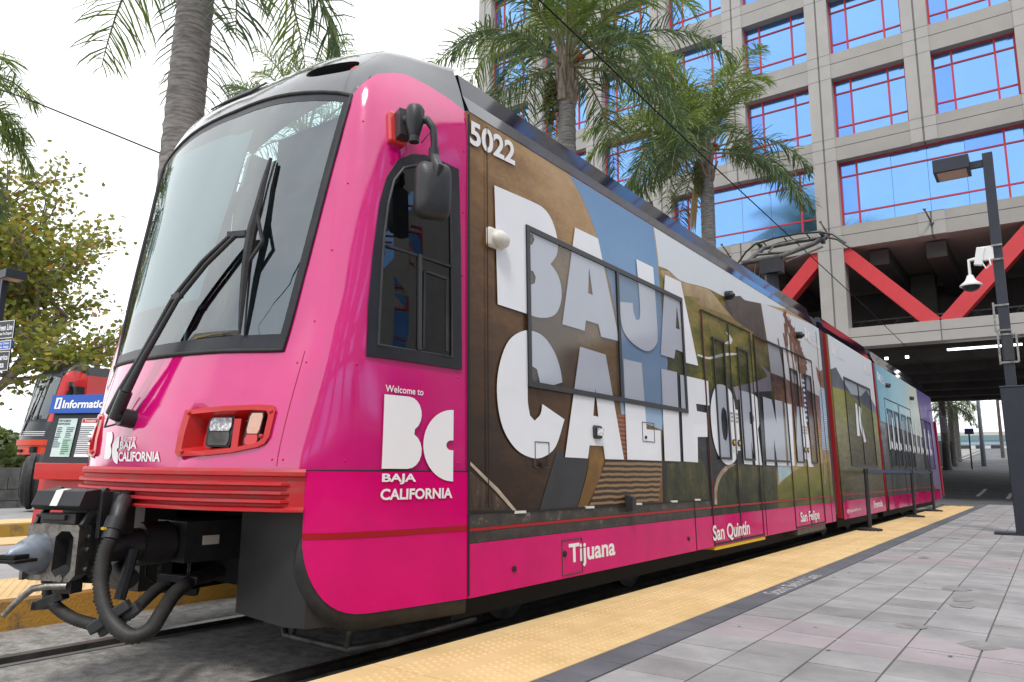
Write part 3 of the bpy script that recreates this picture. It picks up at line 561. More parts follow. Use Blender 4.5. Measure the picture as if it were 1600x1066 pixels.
F.append(tuple((rows-1)*nn+i for i in range(nn))); F.append(tuple(range(nn-1,-1,-1)))
b.add(V,F); b.tube([e+Vector((0,0,-.03)),e+Vector((.02,0,-.12))+ax*.05,e+Vector((0,0,-.19))+ax*.07],[.03,.034,.008],12); b.build('mirror_head','black_plastic',sm,True,angle=45)
# lettering on the nose and the cab flank
def flk(o): return lambda u,v: flank(u,v,o)
B0,B1,BZ0,BZ1=-.70,-.205,1.04,1.43
def BCB(y0,y1,z0,z1):  # left glyph of the emblem
    w=y1-y0;h=z1-z0
    pts=[(0,0),(.62,0)]+[(.62+.36*math.sin(a),.25-.25*math.cos(a)) for a in linsp(0,math.pi*.86,9)][1:]
    pts+=[(.62+.34*math.sin(a),.76-.24*math.cos(a)) for a in linsp(math.pi*.16,math.pi,9)]+[(0,1)]
    return [(y0+u*w,z0+v*h) for u,v in pts]
def BCC(y0,y1,z0,z1):
    w=y1-y0;h=z1-z0; pts=[(1,0)]+[(1-1.0*math.sin(a),.5-.5*math.cos(a)) for a in linsp(.05,math.pi-.05,22)]+[(1,1),(1,.57)]+[(.93-.17*math.sin(a),.5+.07*math.cos(a)) for a in linsp(0,math.pi,8)]+[(1,.43)]
    return [(y0+u*w,z0+v*h) for u,v in pts]
decal('emblem',[[BCB(-.70,-.435,1.052,1.435)],[BCC(-.43,-.205,.985,1.385)]],lambda u,v:flank(u,v,.011),'logo_white',T,step=.05,grid=(.06,.06))
for s0,z0,z1 in ((2.45,1.06,1.64),):
    b=MB(); b.tube([nose(s0,z,.0005) for z in linsp(z0,z1,12)],.0022,4); b.build('panel_joint','seam_red',shell)
b=MB()
for s in (2.35,2.55,3.6,4.9):
    for z in (1.09,1.58): b.sph(nose(s,z,0),.006,7,5)
for z in (1.8,2.2,2.6,3.0): b.sph(nose(2.5,z,0),.006,7,5); b.sph(nose(4.93,z,0),.006,7,5)
b.build('fastener','pink_print',shell)
fit_text('Welcome to',-.69,-.43,1.45,1.487,flk(.004),'greeting_lettering','logo_white',T,.012)
fit_text('BAJA',-.695,-.475,.972,1.027,flk(.012),'place_lettering','logo_white',T,.03)
fit_text('CALIFORNIA',-.70,-.21,.893,.950,flk(.012),'place_lettering','logo_white',T,.03)
fr_=lambda o:(lambda u,v: front(u,v,o))
ital=lambda u,v: front(u+.0*(v-1.1),v,.004)
decal('emblem',[[BCB(-.30,-.205,1.085,1.235)],[BCC(-.20,-.12,1.06,1.21)]],fr_(.004),'logo_white',T,step=.04)
fit_text('Welcome to',-.10,.06,1.185,1.212,ital,'greeting_lettering','logo_white',T,.015)
fit_text('BAJA',-.105,.075,1.13,1.18,ital,'place_lettering','logo_white',T,.03)
fit_text('CALIFORNIA',-.115,.295,1.073,1.125,ital,'place_lettering','logo_white',T,.03)
# ================================================================ car bodies with their printed wrap
MT['art_brown']=gmat('printed arch',[(0,(0.030,0.014,0.007)),(.3,(0.085,0.040,0.013)),(.55,(0.19,0.095,0.030)),(.8,(0.40,0.24,0.10)),(1,(0.50,0.34,0.18))],(0,.45,.62),.75,2.7,nscale=2.6,namt=.13,stretch=(1,1,2.2))
MT['art_sky_blue']=gmat('printed blue sky',[(0,(0.36,0.50,0.65)),(1,(0.14,0.29,0.52))],(0,.05,1),1.2,3.3,nscale=1.5,namt=.08)
MT['art_sky_white']=gmat('printed white sky',[(0,(0.62,0.66,0.70)),(1,(0.70,0.75,0.80))],(0,0,1),2.2,3.2,nscale=1.2,namt=.2)
MT['art_hill']=gmat('printed hills',[(0,(0.022,0.022,0.008)),(.4,(0.065,0.065,0.007)),(.7,(0.15,0.14,0.012)),(1,(0.28,0.18,0.05))],(0,.05,.9),1.2,3.1,nscale=3,namt=.42,stretch=(1,1.0,2.6))
MT['art_hill_tan']=gmat('printed sunlit hill',[(0,(0.16,0.11,0.04)),(1,(0.50,0.36,0.20))],(0,0,1),2.5,3.0,nscale=6,namt=.35)
MT['art_hill_rock']=gmat('printed dark rock',[(0,(0.03,0.03,0.028)),(1,(0.085,0.07,0.06))],(0,0,1),2.4,3.1,nscale=7,namt=.6)
MT['art_river']=mat('printed river',(0.62,0.62,0.60),rough=.35,var=.15,scale=6)
MT['art_river_grey']=mat('printed river haze',(0.26,0.23,0.27),rough=.35,var=.2,scale=3)
MT['art_lava']=gmat('printed lava',[(0,(0.012,0.011,0.013)),(.6,(0.035,0.032,0.034)),(1,(0.12,0.11,0.11))],(0,0,1),.9,3.4,nscale=9,namt=.4,stretch=(1,.7,2.4))
MT['art_bush']=gmat('printed bushes',[(0,(0.010,0.012,0.005)),(.5,(0.04,0.045,0.012)),(.8,(0.10,0.075,0.02)),(1,(0.16,0.12,0.05))],(0,0,1),.5,1.6,nscale=5,namt=.55)
MT['art_rock_tan']=mat('printed tan rock',(0.33,0.24,0.17),rough=.4,var=.4,scale=9)
MT['art_stairs']=gmat('printed steps',[(0,(0.04,0.022,0.012)),(.35,(0.13,0.075,0.035)),(1,(0.28,0.18,0.09))],(0,0.1,.3),.3,.7,wave=7.5,namt=.5)
MT['art_wall_yellow']=gmat('printed ochre wall',[(0,(0.16,0.08,0.015)),(1,(0.52,0.29,0.05))],(0,.8,.3),1.4,2.4,nscale=6,namt=.25)
MT['art_shade_print']=mat('printed dark arch side',(0.020,0.020,0.024),rough=.35,var=.3,scale=4)
MT['art_brick']=gmat('printed brick',[(0,(0.12,0.04,0.02)),(1,(0.33,0.12,0.05))],(0,0,1),.9,1.6,wave=9,namt=.3)
MT['art_wall_line']=mat('printed ledge',(0.45,0.38,0.28),rough=.4,var=.2,scale=9)
MT['art_wall_dark']=gmat('printed stained wall',[(0,(0.03,0.018,0.012)),(.7,(0.08,0.05,0.032)),(1,(0.25,0.21,0.17))],(0,0,1),.5,1.3,nscale=9,namt=.5,stretch=(1,2.5,.7))
MT['art_weathered']=gmat('weathered panel',[(0,(0.03,0.027,0.026)),(.7,(0.07,0.06,0.05)),(1,(0.22,0.19,0.17))],(0,0,1),.4,1.1,nscale=9,namt=.55,stretch=(1,.8,1))
MT['art_sunset_sky']=gmat('printed pale sky',[(0,(0.52,0.47,0.46)),(1,(0.66,0.71,0.76))],(0,0,1),2.0,3.2,nscale=1,namt=.15)
MT['art_sunset_ground']=gmat('printed sunset ground',[(0,(0.42,0.30,0.10)),(.4,(0.36,0.17,0.08)),(.7,(0.20,0.08,0.055)),(1,(0.09,0.05,0.05))],(0,.1,1),2.0,3.0,nscale=6,namt=.4,stretch=(1,1,2.5))
MT['art_sea']=mat('printed sea',(0.36,0.50,0.55),rough=.35,var=.1,scale=4)
MT['art_field']=gmat('printed golf field',[(0,(0.06,0.075,0.006)),(.6,(0.19,0.18,0.015)),(1,(0.42,0.17,0.02))],(0,0,1),.55,1.4,nscale=4,namt=.3,stretch=(1,.5,2))
MT['art_palm_print']=mat('printed palms',(0.16,0.065,0.035),rough=.35,var=.5,scale=12)
MT['art_hair']=mat('printed hair',(0.20,0.07,0.03),rough=.4,var=.4,scale=10)
MT['art_shirt']=gmat('printed blue shirt',[(0,(0.20,0.27,0.42)),(1,(0.45,0.55,0.68))],(0,0,1),1.2,2.4,wave=10,namt=.3)
MT['art_shirt_stripe']=gmat('printed striped shirt',[(0,(0.06,0.07,0.25)),(.45,(0.08,0.09,0.30)),(.55,(0.70,0.70,0.75)),(1,(0.75,0.75,0.8))],(0,0,.01),0,1,wave=4.5,namt=1.0)
MT['art_skin']=mat('printed legs',(0.30,0.17,0.11),rough=.4,var=.3,scale=8)
MT['art_mountain']=gmat('printed mountains',[(0,(0.16,0.17,0.22)),(1,(0.07,0.08,0.11))],(0,0,1),2.0,2.9,nscale=5,namt=.3)
MT['art_vine_light']=gmat('printed vineyard',[(0,(0.14,0.15,0.03)),(1,(0.30,0.29,0.06))],(0,0,1),1.4,2.6,nscale=6,namt=.5,stretch=(1,.4,2))
MT['art_vine']=gmat('printed vine rows',[(0,(0.03,0.028,0.010)),(.5,(0.10,0.085,0.028)),(1,(0.22,0.19,0.06))],(0,0,1),.5,1.9,nscale=6,namt=.4,stretch=(1,.5,2.5))
MT['art_sky_cyan']=gmat('printed cyan sky',[(0,(0.20,0.45,0.60)),(.5,(0.38,0.62,0.72)),(1,(0.60,0.66,0.58))],(0,1,.1),13.3,18.5,nscale=1,namt=.15)
MT['art_grey_land']=gmat('printed grey land',[(0,(0.020,0.022,0.020)),(.6,(0.07,0.075,0.08)),(1,(0.22,0.25,0.28))],(0,0,1),.6,2.3,nscale=6,namt=.4,stretch=(1,.5,1.6))
MT['art_purple']=gmat('printed purple dusk',[(0,(0.16,0.14,0.26)),(.55,(0.24,0.17,0.42)),(1,(0.09,0.06,0.25))],(0,0,1),1.0,3.1,nscale=1.5,namt=.15)
ZP=lambda y: .637-.0015*y
def carbody(name,y0,y1,m):
    b=MB(); cs=[(1.325,.34),(1.243,3.285),(.6,3.40),(-.6,3.40),(-1.243,3.285),(-1.325,.34)]
    b.prism(cs,lambda u,v,t:(u,t,v),y0,y1); return b.build(name,m,T)
def fairing(y0,y1):
    b=MB()
    for sg in (1,-1):
        cs=[(1.246,3.287),(1.185,3.415),(1.14,3.575),(1.06,3.585),(1.06,3.30)]
        b.prism([(u*sg,v) for u,v in cs],lambda u,v,t:(u,t,v),y0,y1)
    b.b2((-1.06,y0+.01,3.38),(1.06,y1-.01,3.46))
    return b.build('roof_fairing','fairing',T)
carA=carbody('car_body',-.09,Y1,'art_brown'); carB=carbody('car_body',Y2,Y3,'art_vine'); carC=carbody('car_body',Y4,Y5,'art_grey_land')
fairing(-.07,8.35); fairing(9.15,12.62); fairing(13.1,20.9)
OFF=[.0010]
def nme_smooth(n): return n in ('sky_blue','wall_yellow','shade_print','rock_tan','bush','river','river_grey','shirt','sky_white','hill')
def art(name,poly,car):
    poly=[q for i,q in enumerate(poly) if i==0 or math.hypot(q[0]-poly[i-1][0],q[1]-poly[i-1][1])>.004]
    y0,y1={carA.name:(-.088,Y1-.002),carB.name:(Y2+.002,Y3-.002),carC.name:(Y4+.002,Y5-.002)}[car.name]
    poly=[(min(max(u,y0),y1),min(max(v,.62),3.283)) for u,v in poly]
    OFF[0]+=.00012
    if nme_smooth(name): poly=smooth_poly(poly,35)
    return decal('wrap_picture',[[poly]],sid(OFF[0]),'art_'+name,car)
first_palm=True
for nme,poly in ART_DATA:
    if nme=='palm_print' and first_palm:
        first_palm=False; rg=random.Random(2)
        for py,pz,sc_ in ((6.72,3.10,.21),(6.92,3.0,.24),(7.08,2.93,.22),(7.22,2.80,.24),(7.36,2.70,.22),(7.5,2.62,.2)):
            fr_p=[]; n=11
            for q in range(n):
                a=-2.0+ (math.pi+.9)*q/(n-1)+rg.uniform(-.1,.1)+.25; L=sc_*rg.uniform(.8,1.15); dx,dz=math.cos(a),math.sin(a)
                fr_p.append([(py,pz),(py+dx*L*.5-dz*.028,pz+dz*L*.5+dx*.028),(py+dx*L,pz+dz*L-.06),(py+dx*L*.5+dz*.03,pz+dz*L*.5-dx*.03-.02)])
            fr_p.append([(py-.075,pz-.05),(py+.075,pz-.05),(py+.06,pz-.34),(py,pz-.40),(py-.06,pz-.33)])
            fr_p.append([(py-.016,pz),(py+.016,pz),(py+.06,1.95),(py+.02,1.95)])
            for j_,pp in enumerate(fr_p): OFF[0]+=.00001; 
            V=[];F=[]
            for j_,pp in enumerate(fr_p):
                b0=len(V); V+=[side(u,min(v,3.282),OFF[0]+.00002*j_) for u,v in pp]; F.append(tuple(range(b0,b0+len(pp))))
            mesh_obj('wrap_picture',V,F,'art_palm_print',carA); OFF[0]+=.0003
        continue
    art(nme,poly,carA)
for nme,poly in M2_DATA:
    if nme=='sky_white': poly=[(Y2,3.283),(Y3,3.283),(Y3,2.2),(Y2,2.3)]
    if nme=='vine_light': poly=[(Y2,2.42),(10.2,2.45),(11.3,2.32),(Y3,2.2),(Y3,1.5),(Y2,1.5)]
    if nme=='mountain': poly=[(Y2,2.42),(Y2,2.70),(9.5,2.78),(9.9,2.62),(10.5,2.42),(11.3,2.45),(11.9,2.62),(12.3,2.48),(Y3,2.35),(Y3,2.1),(11,2.25)]
    if nme=='vine': poly=[(Y2,1.95),(Y3,1.75),(Y3,.64),(Y2,.64)]
    art(nme,poly,carB)
art('sky_cyan',[(Y4,3.283),(18.7,3.283),(18.9,2.0),(Y4,2.1)],carC)
art('purple',[(18.7,3.283),(Y5,3.283),(Y5,.64),(20.2,.64),(19.4,1.6)],carC)
O1=OFF[0]+.0003
# pink band and red stripe along every car
for car,y0,y1 in ((carA,-.085,Y1-.003),(carB,Y2+.003,Y3-.003),(carC,Y4+.003,Y5-.003)):
    decal('pink_band',[[[(y0,.343),(y1,.343),(y1,ZP(y1)),(y0,ZP(y0))]]],sid(O1),'pink_print',car)
    decal('red_stripe',[[[(y0,.703),(y1,.703),(y1,.722),(y0,.722)]]],sid(O1+.0006),'red_stripe',car)
decal('weathered_strip',[[[(-.085,.64),(3.6,.636),(3.6,.70),(-.085,.70)]]],sid(O1+.0002),'art_weathered',carA)
decal('weathered_strip',[[[(-.085,.724),(3.6,.724),(3.6,.775),(-.085,.80)]]],sid(O1+.0002),'art_weathered',carA)
O2=O1+.0008
for k,v in L_DATA.items():
    decal('wrap_letter',[[smooth_poly(q) for q in v]],sid(O2),'white_vinyl',carA)
    O2+=.00003
O3=O2+.0004
fit_text('5022',-.072,.413,3.09,3.255,lambda y,z: side(y,z+.05*(y-.0)-0.02,O3),'number_lettering','logo_white',carA,.03)
fit_text('Tijuana',.985,1.64,.395,.560,sid(O3),'place_lettering','logo_white',carA,.025)
fit_text('San Quintín',3.60,4.66,.372,.545,sid(O3+.006),'place_lettering','logo_white',carA,.025)
fit_text('San Felipe',6.65,7.60,.383,.55,sid(O3+.006),'place_lettering','logo_white',carA,.025)
def logo(car,y0,z0,w,h):
    decal('emblem',[[BCB(y0,y0+w*.17,z0+h*.25,z0+h)],[BCC(y0+w*.18,y0+w*.34,z0+h*.1,z0+h*.9)]],sid(O3),'logo_white',car)
    fit_text('Welcome to',y0+w*.38,y0+w*.7,z0+h*.72,z0+h*.86,sid(O3),'greeting_lettering','logo_white',car,.02)
    fit_text('BAJA',y0+w*.38,y0+w*.68,z0+h*.40,z0+h*.62,sid(O3),'place_lettering','logo_white',car,.03)
    fit_text('CALIFORNIA',y0+w*.38,y0+w,z0+h*.08,z0+h*.32,sid(O3),'place_lettering','logo_white',car,.03)
logo(carA,7.67,2.93,.86,.235); logo(carB,9.30,2.93,.9,.235); logo(carB,11.9,2.93,.6,.22); logo(carC,13.2,2.90,1.0,.24)
def seam(car,pts,w=.012,m='seam',name='panel_joint',o=None):
    b=MB(); oo=O3+.001 if o is None else o
    for p,q in zip(pts,pts[1:]): b.bar(side(*p,oo),side(*q,oo),w,.004,up=(1,0,0))
    return b.build(name,m,car)
# big cab-end window with two filmed panes
def window(car,y0,y1,z0,z1,mid=None,fw=.035,name='side_window',frame='black_frame'):
    b=MB(); o=O3+.004
    E=[(y0,z0,y1,z0),(y0,z1,y1,z1),(y0,z0-.5*fw,y0,z1+.5*fw),(y1,z0-.5*fw,y1,z1+.5*fw)]+([(mid,z0,mid,z1)] if mid else [])
    for a,c,d,e in E: b.bar(side(a,c,o),side(d,e,o),fw,.014,up=(1,0,0))
    f=b.build(name,frame,T)
    for p,q in ([(y0,mid),(mid,y1)] if mid else [(y0,y1)]):
        mesh_obj('pane',[side(p,z0,o-.001),side(q,z0,o-.001),side(q,z1,o-.001),side(p,z1,o-.001)],[(0,1,2,3)],'wrap_glass',f)
    return f
window(carA,.546,3.14,1.61,2.685,1.835,.038)
window(carA,5.28,6.44,1.19,2.67,None,.022)
for d0,d1,pp in ((3.645,5.15,((3.92,4.24),(4.67,5.0))),(6.45,7.92,((6.73,7.06),(7.45,7.77)))):
    dm=(d0+d1)/2+.02
    b=MB(); o=O3+.002
    for p,q in (((d0,.35),(d0,2.68)),((dm,.35),(dm,2.66)),((d1,.35),(d1,2.68)),((d0,2.68),(d1,2.68)),((d0,.365),(d1,.365))): b.bar(side(*p,o),side(*q,o),.018,.006,up=(1,0,0))
    dr=b.build('door','seam',T)
    seam(dr,[(d0+.014,.8),(d0+.014,2.66)],.008,'seam_red','edge_seal',o+.002)
    for p,q in pp: 
        b=MB(); 
        for a,c,dd,e in ((p,1.19,q,1.19),(p,2.43,q,2.43),(p,1.18,p,2.44),(q,1.18,q,2.44)): b.bar(side(a,c,o+.004),side(dd,e,o+.004),.022 if a!=q else .034,.012,up=(1,0,0))
        b.add([side(p,1.19,o+.003),side(q,1.19,o+.003),side(q,2.43,o+.003),side(p,2.43,o+.003)],[(0,1,2,3)],1)
        b.build('door_window',['black_frame','wrap_glass'],dr)
    for yy in (dm-.085,dm+.075):
        decal('notice',[[[(yy-.045,1.28),(yy+.045,1.28),(yy+.045,1.72),(yy-.045,1.72)]]],sid(o+.004),'logo_white',dr)
        b=MB(); b.tube([side(yy,1.36,o+.004),side(yy,1.36,o+.016)],.036,14); b.tube([side(yy,1.36,o+.016),side(yy,1.36,o+.02)],.02,12,1); b.build('door_button',['black_plastic','yellow_step'],dr)
        for k,(zz,bd) in enumerate(((1.67,'FAN'),(1.63,'TO MOVE'),(1.59,'DOOR'))):
            fit_text(['PUSH','TO OPEN','DOOR'][k],yy-.036,yy+.036,zz-.012,zz+.012,sid(o+.0055),'notice_lettering','seam',dr,.02)
b=MB(); b.b2((1.22,3.64,.312),(1.345,5.15,.338)); b.build('step','yellow_step',carA); b=MB(); b.b2((1.16,6.5,.27),(1.335,7.9,.337)); b.build('step','steel_dark',carA)
seam(carA,[(-.085,.36),(-.085,3.26)],.014); seam(carA,[(3.20,.345),(3.20,.80)],.008); seam(carA,[(-.08,.815),(.5,.795),(3.6,.782)],.012); seam(carA,[(5.27,.345),(5.27,1.2)],.008); seam(carA,[(.10,.83),(.10,3.25)],.004)
seam(carA,[(8.35,.36),(8.35,3.2)],.006); seam(carA,[(7.95,.36),(7.95,2.4)],.008)
for y0,y1,z0,z1 in ((.598,.763,1.07,1.235),(2.185,2.41,1.296,1.455),(.90,1.16,.365,.59)): seam(carA,[(y0,z0),(y1,z0),(y1,z1),(y0,z1),(y0,z0)],.005,'steel_dark','access_panel')
b=MB(); b.tube([side(.68,1.085,O3),side(.68,1.085,O3+.01)],.022,12); b.tube([side(.93,.50,O3),side(.93,.50,O3+.008)],.02,12); b.tube([side(.35,.46,O3),side(.35,.46,O3+.008)],.018,12); b.tube([side(3.02,.46,O3),side(3.02,.46,O3+.008)],.018,12); b.tube([side(2.24,1.33,O3),side(2.24,1.33,O3+.008)],.014,10); b.build('latch','seam',carA)
b=MB()
for y in (.42,1.28,2.05,2.75,3.28): b.bar(side(y-.06,.795,O3),side(y+.06,.793,O3),.016,.012,up=(1,0,0))
b.build('hinge','cream_plastic',carA)
b=MB(); b.bar(side(1.36,1.335,O3),side(1.48,1.335,O3),.10,.05,up=(1,0,0)); lamp=b.build('side_lamp','black_plastic',T,bevel=.02); b=MB(); b.bar(side(1.385,1.335,O3+.03),side(1.465,1.335,O3+.03),.055,.02,up=(1,0,0)); b.build('lamp_lens','lens_clear',lamp)
b=MB(); b.prism([(0,0),(.07,-.02),(.06,-.12),(0,-.13)],lambda u,v,t:side(1.83+t,.87+v,O3+u),0,.06); b.build('handle','black_plastic',carA)
b=MB(); c=Vector(side(.18,2.51,O3)); b.bar(c+Vector((-.01,-.08,0)),c+Vector((-.01,.08,0)),.13,.06,up=(1,0,0)); b.sph(c+Vector((.03,.02,-.005)),.062,16,10,0,(.75,1.35,.95)); b.build('speaker_box','cream_plastic',carA,True,bevel=.02)
for y,z in ((4.44,2.99),(7.26,2.975)):
    b=MB(); c=Vector(side(y,z,O3)); b.tube([c,c+Vector((.06,-.02,-.01))],.05,14); b.tube([c+Vector((.05,-.02,-.01)),c+Vector((.10,-.05,-.02))],[.045,.02],12); b.build('door_camera','black_plastic',carA,True,angle=40)
# second and third cars
window(carB,10.0,12.2,1.19,2.66,11.1,.03)
fit_text('Ensenada',11.5,12.35,.435,.56,sid(O3),'place_lettering','logo_white',carB,.025); fit_text('@bajacalifornia',9.32,10.4,.42,.49,sid(O3),'web_lettering','logo_white',carB,.01)
for a in ([(10.62,1.70),(10.72,2.28),(10.85,2.27),(10.86,1.70)],[(10.9,2.0),(11.0,2.25),(11.2,2.22),(11.1,1.98),(11.35,1.62),(11.15,1.6),(10.95,1.85)]): decal('wrap_letter',[[a]],sid(O3+.006),'white_vinyl',carB)
for p in ((13.9,14.5),(14.75,15.3),(15.7,16.3),(16.6,17.1)):
    window(carC,p[0],p[1],1.2,2.4,None,.03)
window(carC,18.9,20.8,1.2,2.5,19.8,.03)
for y0 in (13.7,15.5): seam(carC,[(y0,.36),(y0,2.62),(y0+1.7,2.62),(y0+1.7,.36)],.02,'seam','door')
fit_text('TERMINUS'[:0] or 'LA PAZ MAR',13.7,20.6,1.55,2.15,sid(O3+.006),'wrap_letter','white_vinyl',carC,.06) if False else None
for y,h in ((13.75,.55),(14.3,.5),(14.9,.55),(15.6,.5),(16.2,.55),(16.9,.5),(17.6,.55),(18.3,.5),(19.2,.5),(20.0,.5)):
    decal('wrap_letter',[[[(y,1.55),(y+.16,1.55),(y+.2,1.55+h+.2),(y+.04,1.55+h+.2)],],[[(y+.22,1.6),(y+.42,1.56),(y+.44,1.70),(y+.22,1.74)]]],sid(O3+.006),'white_vinyl',carC)
for y in (14.1,17.4):
    b=MB(); c=Vector(side(y,2.93,O3)); b.tube([c,c+Vector((.08,-.02,-.02))],.05,10); b.build('door_camera','black_plastic',carC,True,angle=40)
# gangways
for y0,y1 in ((Y1,Y2),(Y3,Y4)):
    b=MB(); n=9
    for i in range(n):
        a=y0+(y1-y0-.07)*i/n; c=y0+(y1-y0-.07)*(i+.72)/n
        b.prism([(1.255-.0,.42),(1.19,3.30),(-1.19,3.30),(-1.255,.42)],lambda u,v,t:(u,t,v),a,c)
    b.prism([(1.2,.45),(1.13,3.26),(-1.13,3.26),(-1.2,.45)],lambda u,v,t:(u,t,v),y0-.01,y1)
    g=b.build('gangway_bellows','grey_bellows',T)
    b=MB(); b.prism([(1.310,.36),(1.230,3.27),(1.15,3.36),(1.15,.36)],lambda u,v,t:(u,t,v),y1-.05,y1-.002); b.build('red_edge_trim','red_dark',T)
    b=MB(); b.b2((-1.1,y0+.02,3.3),(1.1,y1-.05,3.52)); b.build('gangway_roof','grey_bellows',T)
# rear cab
b=MB()
def sec(y,k,z0,z1,dy): return [(1.325*k,y,z0),(1.243*k,y+dy,z1),(-1.243*k,y+dy,z1),(-1.325*k,y,z0)]
S_=[sec(Y5,1,.34,3.285,0),sec(Y5+.55,.985,.34,3.28,-.1),sec(Y5+.95,.93,.36,3.2,-.35),sec(Y5+1.12,.80,.4,3.0,-.5)]
V=[q for s in S_ for q in s]; F=[]
for i in range(3):
    for k in range(4): F.append((i*4+k,i*4+(k+1)%4,(i+1)*4+(k+1)%4,(i+1)*4+k))
F.append((12,13,14,15)); b.add(V,F); b.build('rear_cab','art_purple',T)
b=MB(); b.prism([(0,0),(.0,2.0)],lambda u,v,t:(0,0,0),0,0) if False else None
b.bar((1.29,22.02,.42),(1.24,21.95,2.6),.12,.05,0); b.build('red_edge_trim','red_dark',T)
b=MB(); b.tube([(1.24,21.9,2.95),(1.42,22.0,2.93),(1.45,22.0,2.75)],.03,8); b.box((1.47,22.0,2.5),(.16,.12,.5)); b.build('rear_mirror','black_plastic',T,bevel=.03)
# pantograph on the middle car
b=MB()
b.b2((-.75,10.2,3.44),(.75,12.2,3.52)); b.b2((-.7,10.5,3.52),(-.6,10.7,3.75)); b.b2((.6,10.5,3.52),(.7,10.7,3.75)); b.bar((-.05,11.0,3.5),(-.15,10.95,5.15),.16,.22); b.b2((-.30,10.8,4.9),(.10,11.05,5.18))
pg=b.build('pantograph','black_frame',T)
b=MB()
b.tube([(-.66,10.9,5.20),(.12,10.9,5.22)],.055,12)
b.tube([(-.55,10.9,5.22),(-.42,11.5,5.62),(.1,12.0,5.80),(.52,12.1,5.83)],.045,10); b.tube([(.08,10.9,5.22),(.45,11.9,5.66),(.66,12.15,5.84)],.05,10); b.tube([(.15,10.95,5.10),(.62,12.0,5.60)],.02,8)
b.tube([(-.50,11.2,5.42),(.20,11.3,5.40)],.03,8); b.tube([(-.2,11.1,5.40),(-.15,11.25,5.55)],.02,6); b.tube([(-.40,10.9,5.18),(-.46,10.85,4.7),(-.36,10.85,4.68),(-.30,10.9,5.18)],.012,6)
b.build('arm','steel_dark',pg,True,angle=40)
b=MB()
for y in (11.9,12.3):
    b.tube([(-1.10,y,5.50),(-.92,y,5.72),(-.72,y,5.86),(-.3,y,5.925),(.2,y,5.935),(.62,y,5.89),(.85,y,5.80),(1.08,y,5.58)],.022,8)
for x in (-.55,-.1,.35): b.tube([(x,11.9,5.89),(x+.05,12.1,5.80),(x,12.3,5.89)],.014,6)
for x in (-.66,.62): b.tube([(x,12.1,5.70),(x,12.1,5.90)],.045,8); b.tube([(x,11.85,5.86),(x,12.35,5.86)],.03,8)
b.build('collector_bow','black_frame',pg,True,angle=40)
# coupler at the nose
HX,HY,HZ=-.07,-1.86,.62
def cpt(x,y,z): return (x,y,z)
b=MB(); b.b2(cpt(-.22,.13,-.18),cpt(.24,.40,.20))
for u,v in ((.262,.12),(.262,.02),(.262,-.13)): b.tube([cpt(u-.02,.10,v),cpt(u+.012,.10,v)],.018,10)
cp=b.build('coupler','steel_dark',T,bevel=.01)
cp.location=(0,-1.71,.625); cp.rotation_euler=(0,0,.41); cp.scale=(.60,.60,.63)
b=MB(); W=.25;H=.215
outer=[(-W,-H+.04),(-W+.05,-H),(W-.05,-H),(W,-H+.05),(W,H-.02),(W-.02,H),(-W+.02,H),(-W,H-.02)]
hole=[(.02,-.14),(.07,-.185),(.15,-.185),(.205,-.13),(.205,.12),(.16,.165),(.08,.165),(.03,.12)]
vo,fo=tri([outer,hole]); b.add([cpt(u,0,v) for u,v in vo],fo)
n=len(outer); b.add([cpt(u,0,v) for u,v in outer]+[cpt(u*.97,.14,v*.97) for u,v in outer],[(i,(i+1)%n,n+(i+1)%n,n+i) for i in range(n)])
n=len(hole); b.add([cpt(u,0,v) for u,v in hole]+[cpt(.115+(u-.115)*.7,.12,v*.7) for u,v in hole],[(i,(i+1)%n,n+(i+1)%n,n+i) for i in range(n)]+[tuple(range(n,2*n))],1)
b.tube([cpt(.115,.005,-.19),cpt(.115,-.01,-.19)],.03,10); b.bar(cpt(-.23,-.012,-.02),cpt(-.23,-.012,-.21),.06,.03)
hd=b.build('coupler_head',['steel','rubber'],cp)  # rubber black here is recess shade put into the funnel's colour, no lining
b=MB(); V=[];F=[];nn=16
for k,(r,y,dx) in enumerate(((.155,.0,0),(.145,-.06,-.005),(.10,-.17,-.02),(.055,-.25,-.03),(.03,-.28,-.03))):
    for i in range(nn):
        a=2*math.pi*i/nn; V.append(cpt(-.115+dx+r*.8*math.cos(a),y,-.01+r*1.05*math.sin(a)))
for k in range(4):
    for i in range(nn): F.append((k*nn+i,k*nn+(i+1)%nn,(k+1)*nn+(i+1)%nn,(k+1)*nn+i))
F.append(tuple(4*nn+i for i in range(nn))); b.add(V,F); b.build('coupler_cone','steel_bluish',cp,True,angle=50)
b=MB(); b.b2(cpt(-.21,-.30,-.03),cpt(-.05,-.02,.005)); b.b2(cpt(-.23,-.32,-.055),cpt(-.02,-.10,-.03)); b.build('hook_plate','under_black',cp,bevel=.006)
# release bar, curved and hanging at the front
b=MB(); b.tube([cpt(.19,.0,-.245),cpt(.05,-.06,-.245),cpt(-.04,-.10,-.26),cpt(-.11,-.14,-.33),cpt(-.20,-.19,-.45)],[.026,.026,.026,.024,.020],12); b.tube([cpt(-.20,-.19,-.45),cpt(-.203,-.192,-.457)],[.02,.012],12); b.build('release_bar','steel',cp,True,angle=50)
b=MB(); b.b2(cpt(.02,.03,-.31),cpt(.20,.16,-.21)); b.tube([cpt(.20,.25,-.15),cpt(.33,.25,-.15)],.075,16); b.tube([cpt(.33,.25,-.15),cpt(.345,.25,-.15)],.045,14); b.build('pivot','black_plastic',cp,True,bevel=.008,angle=35)
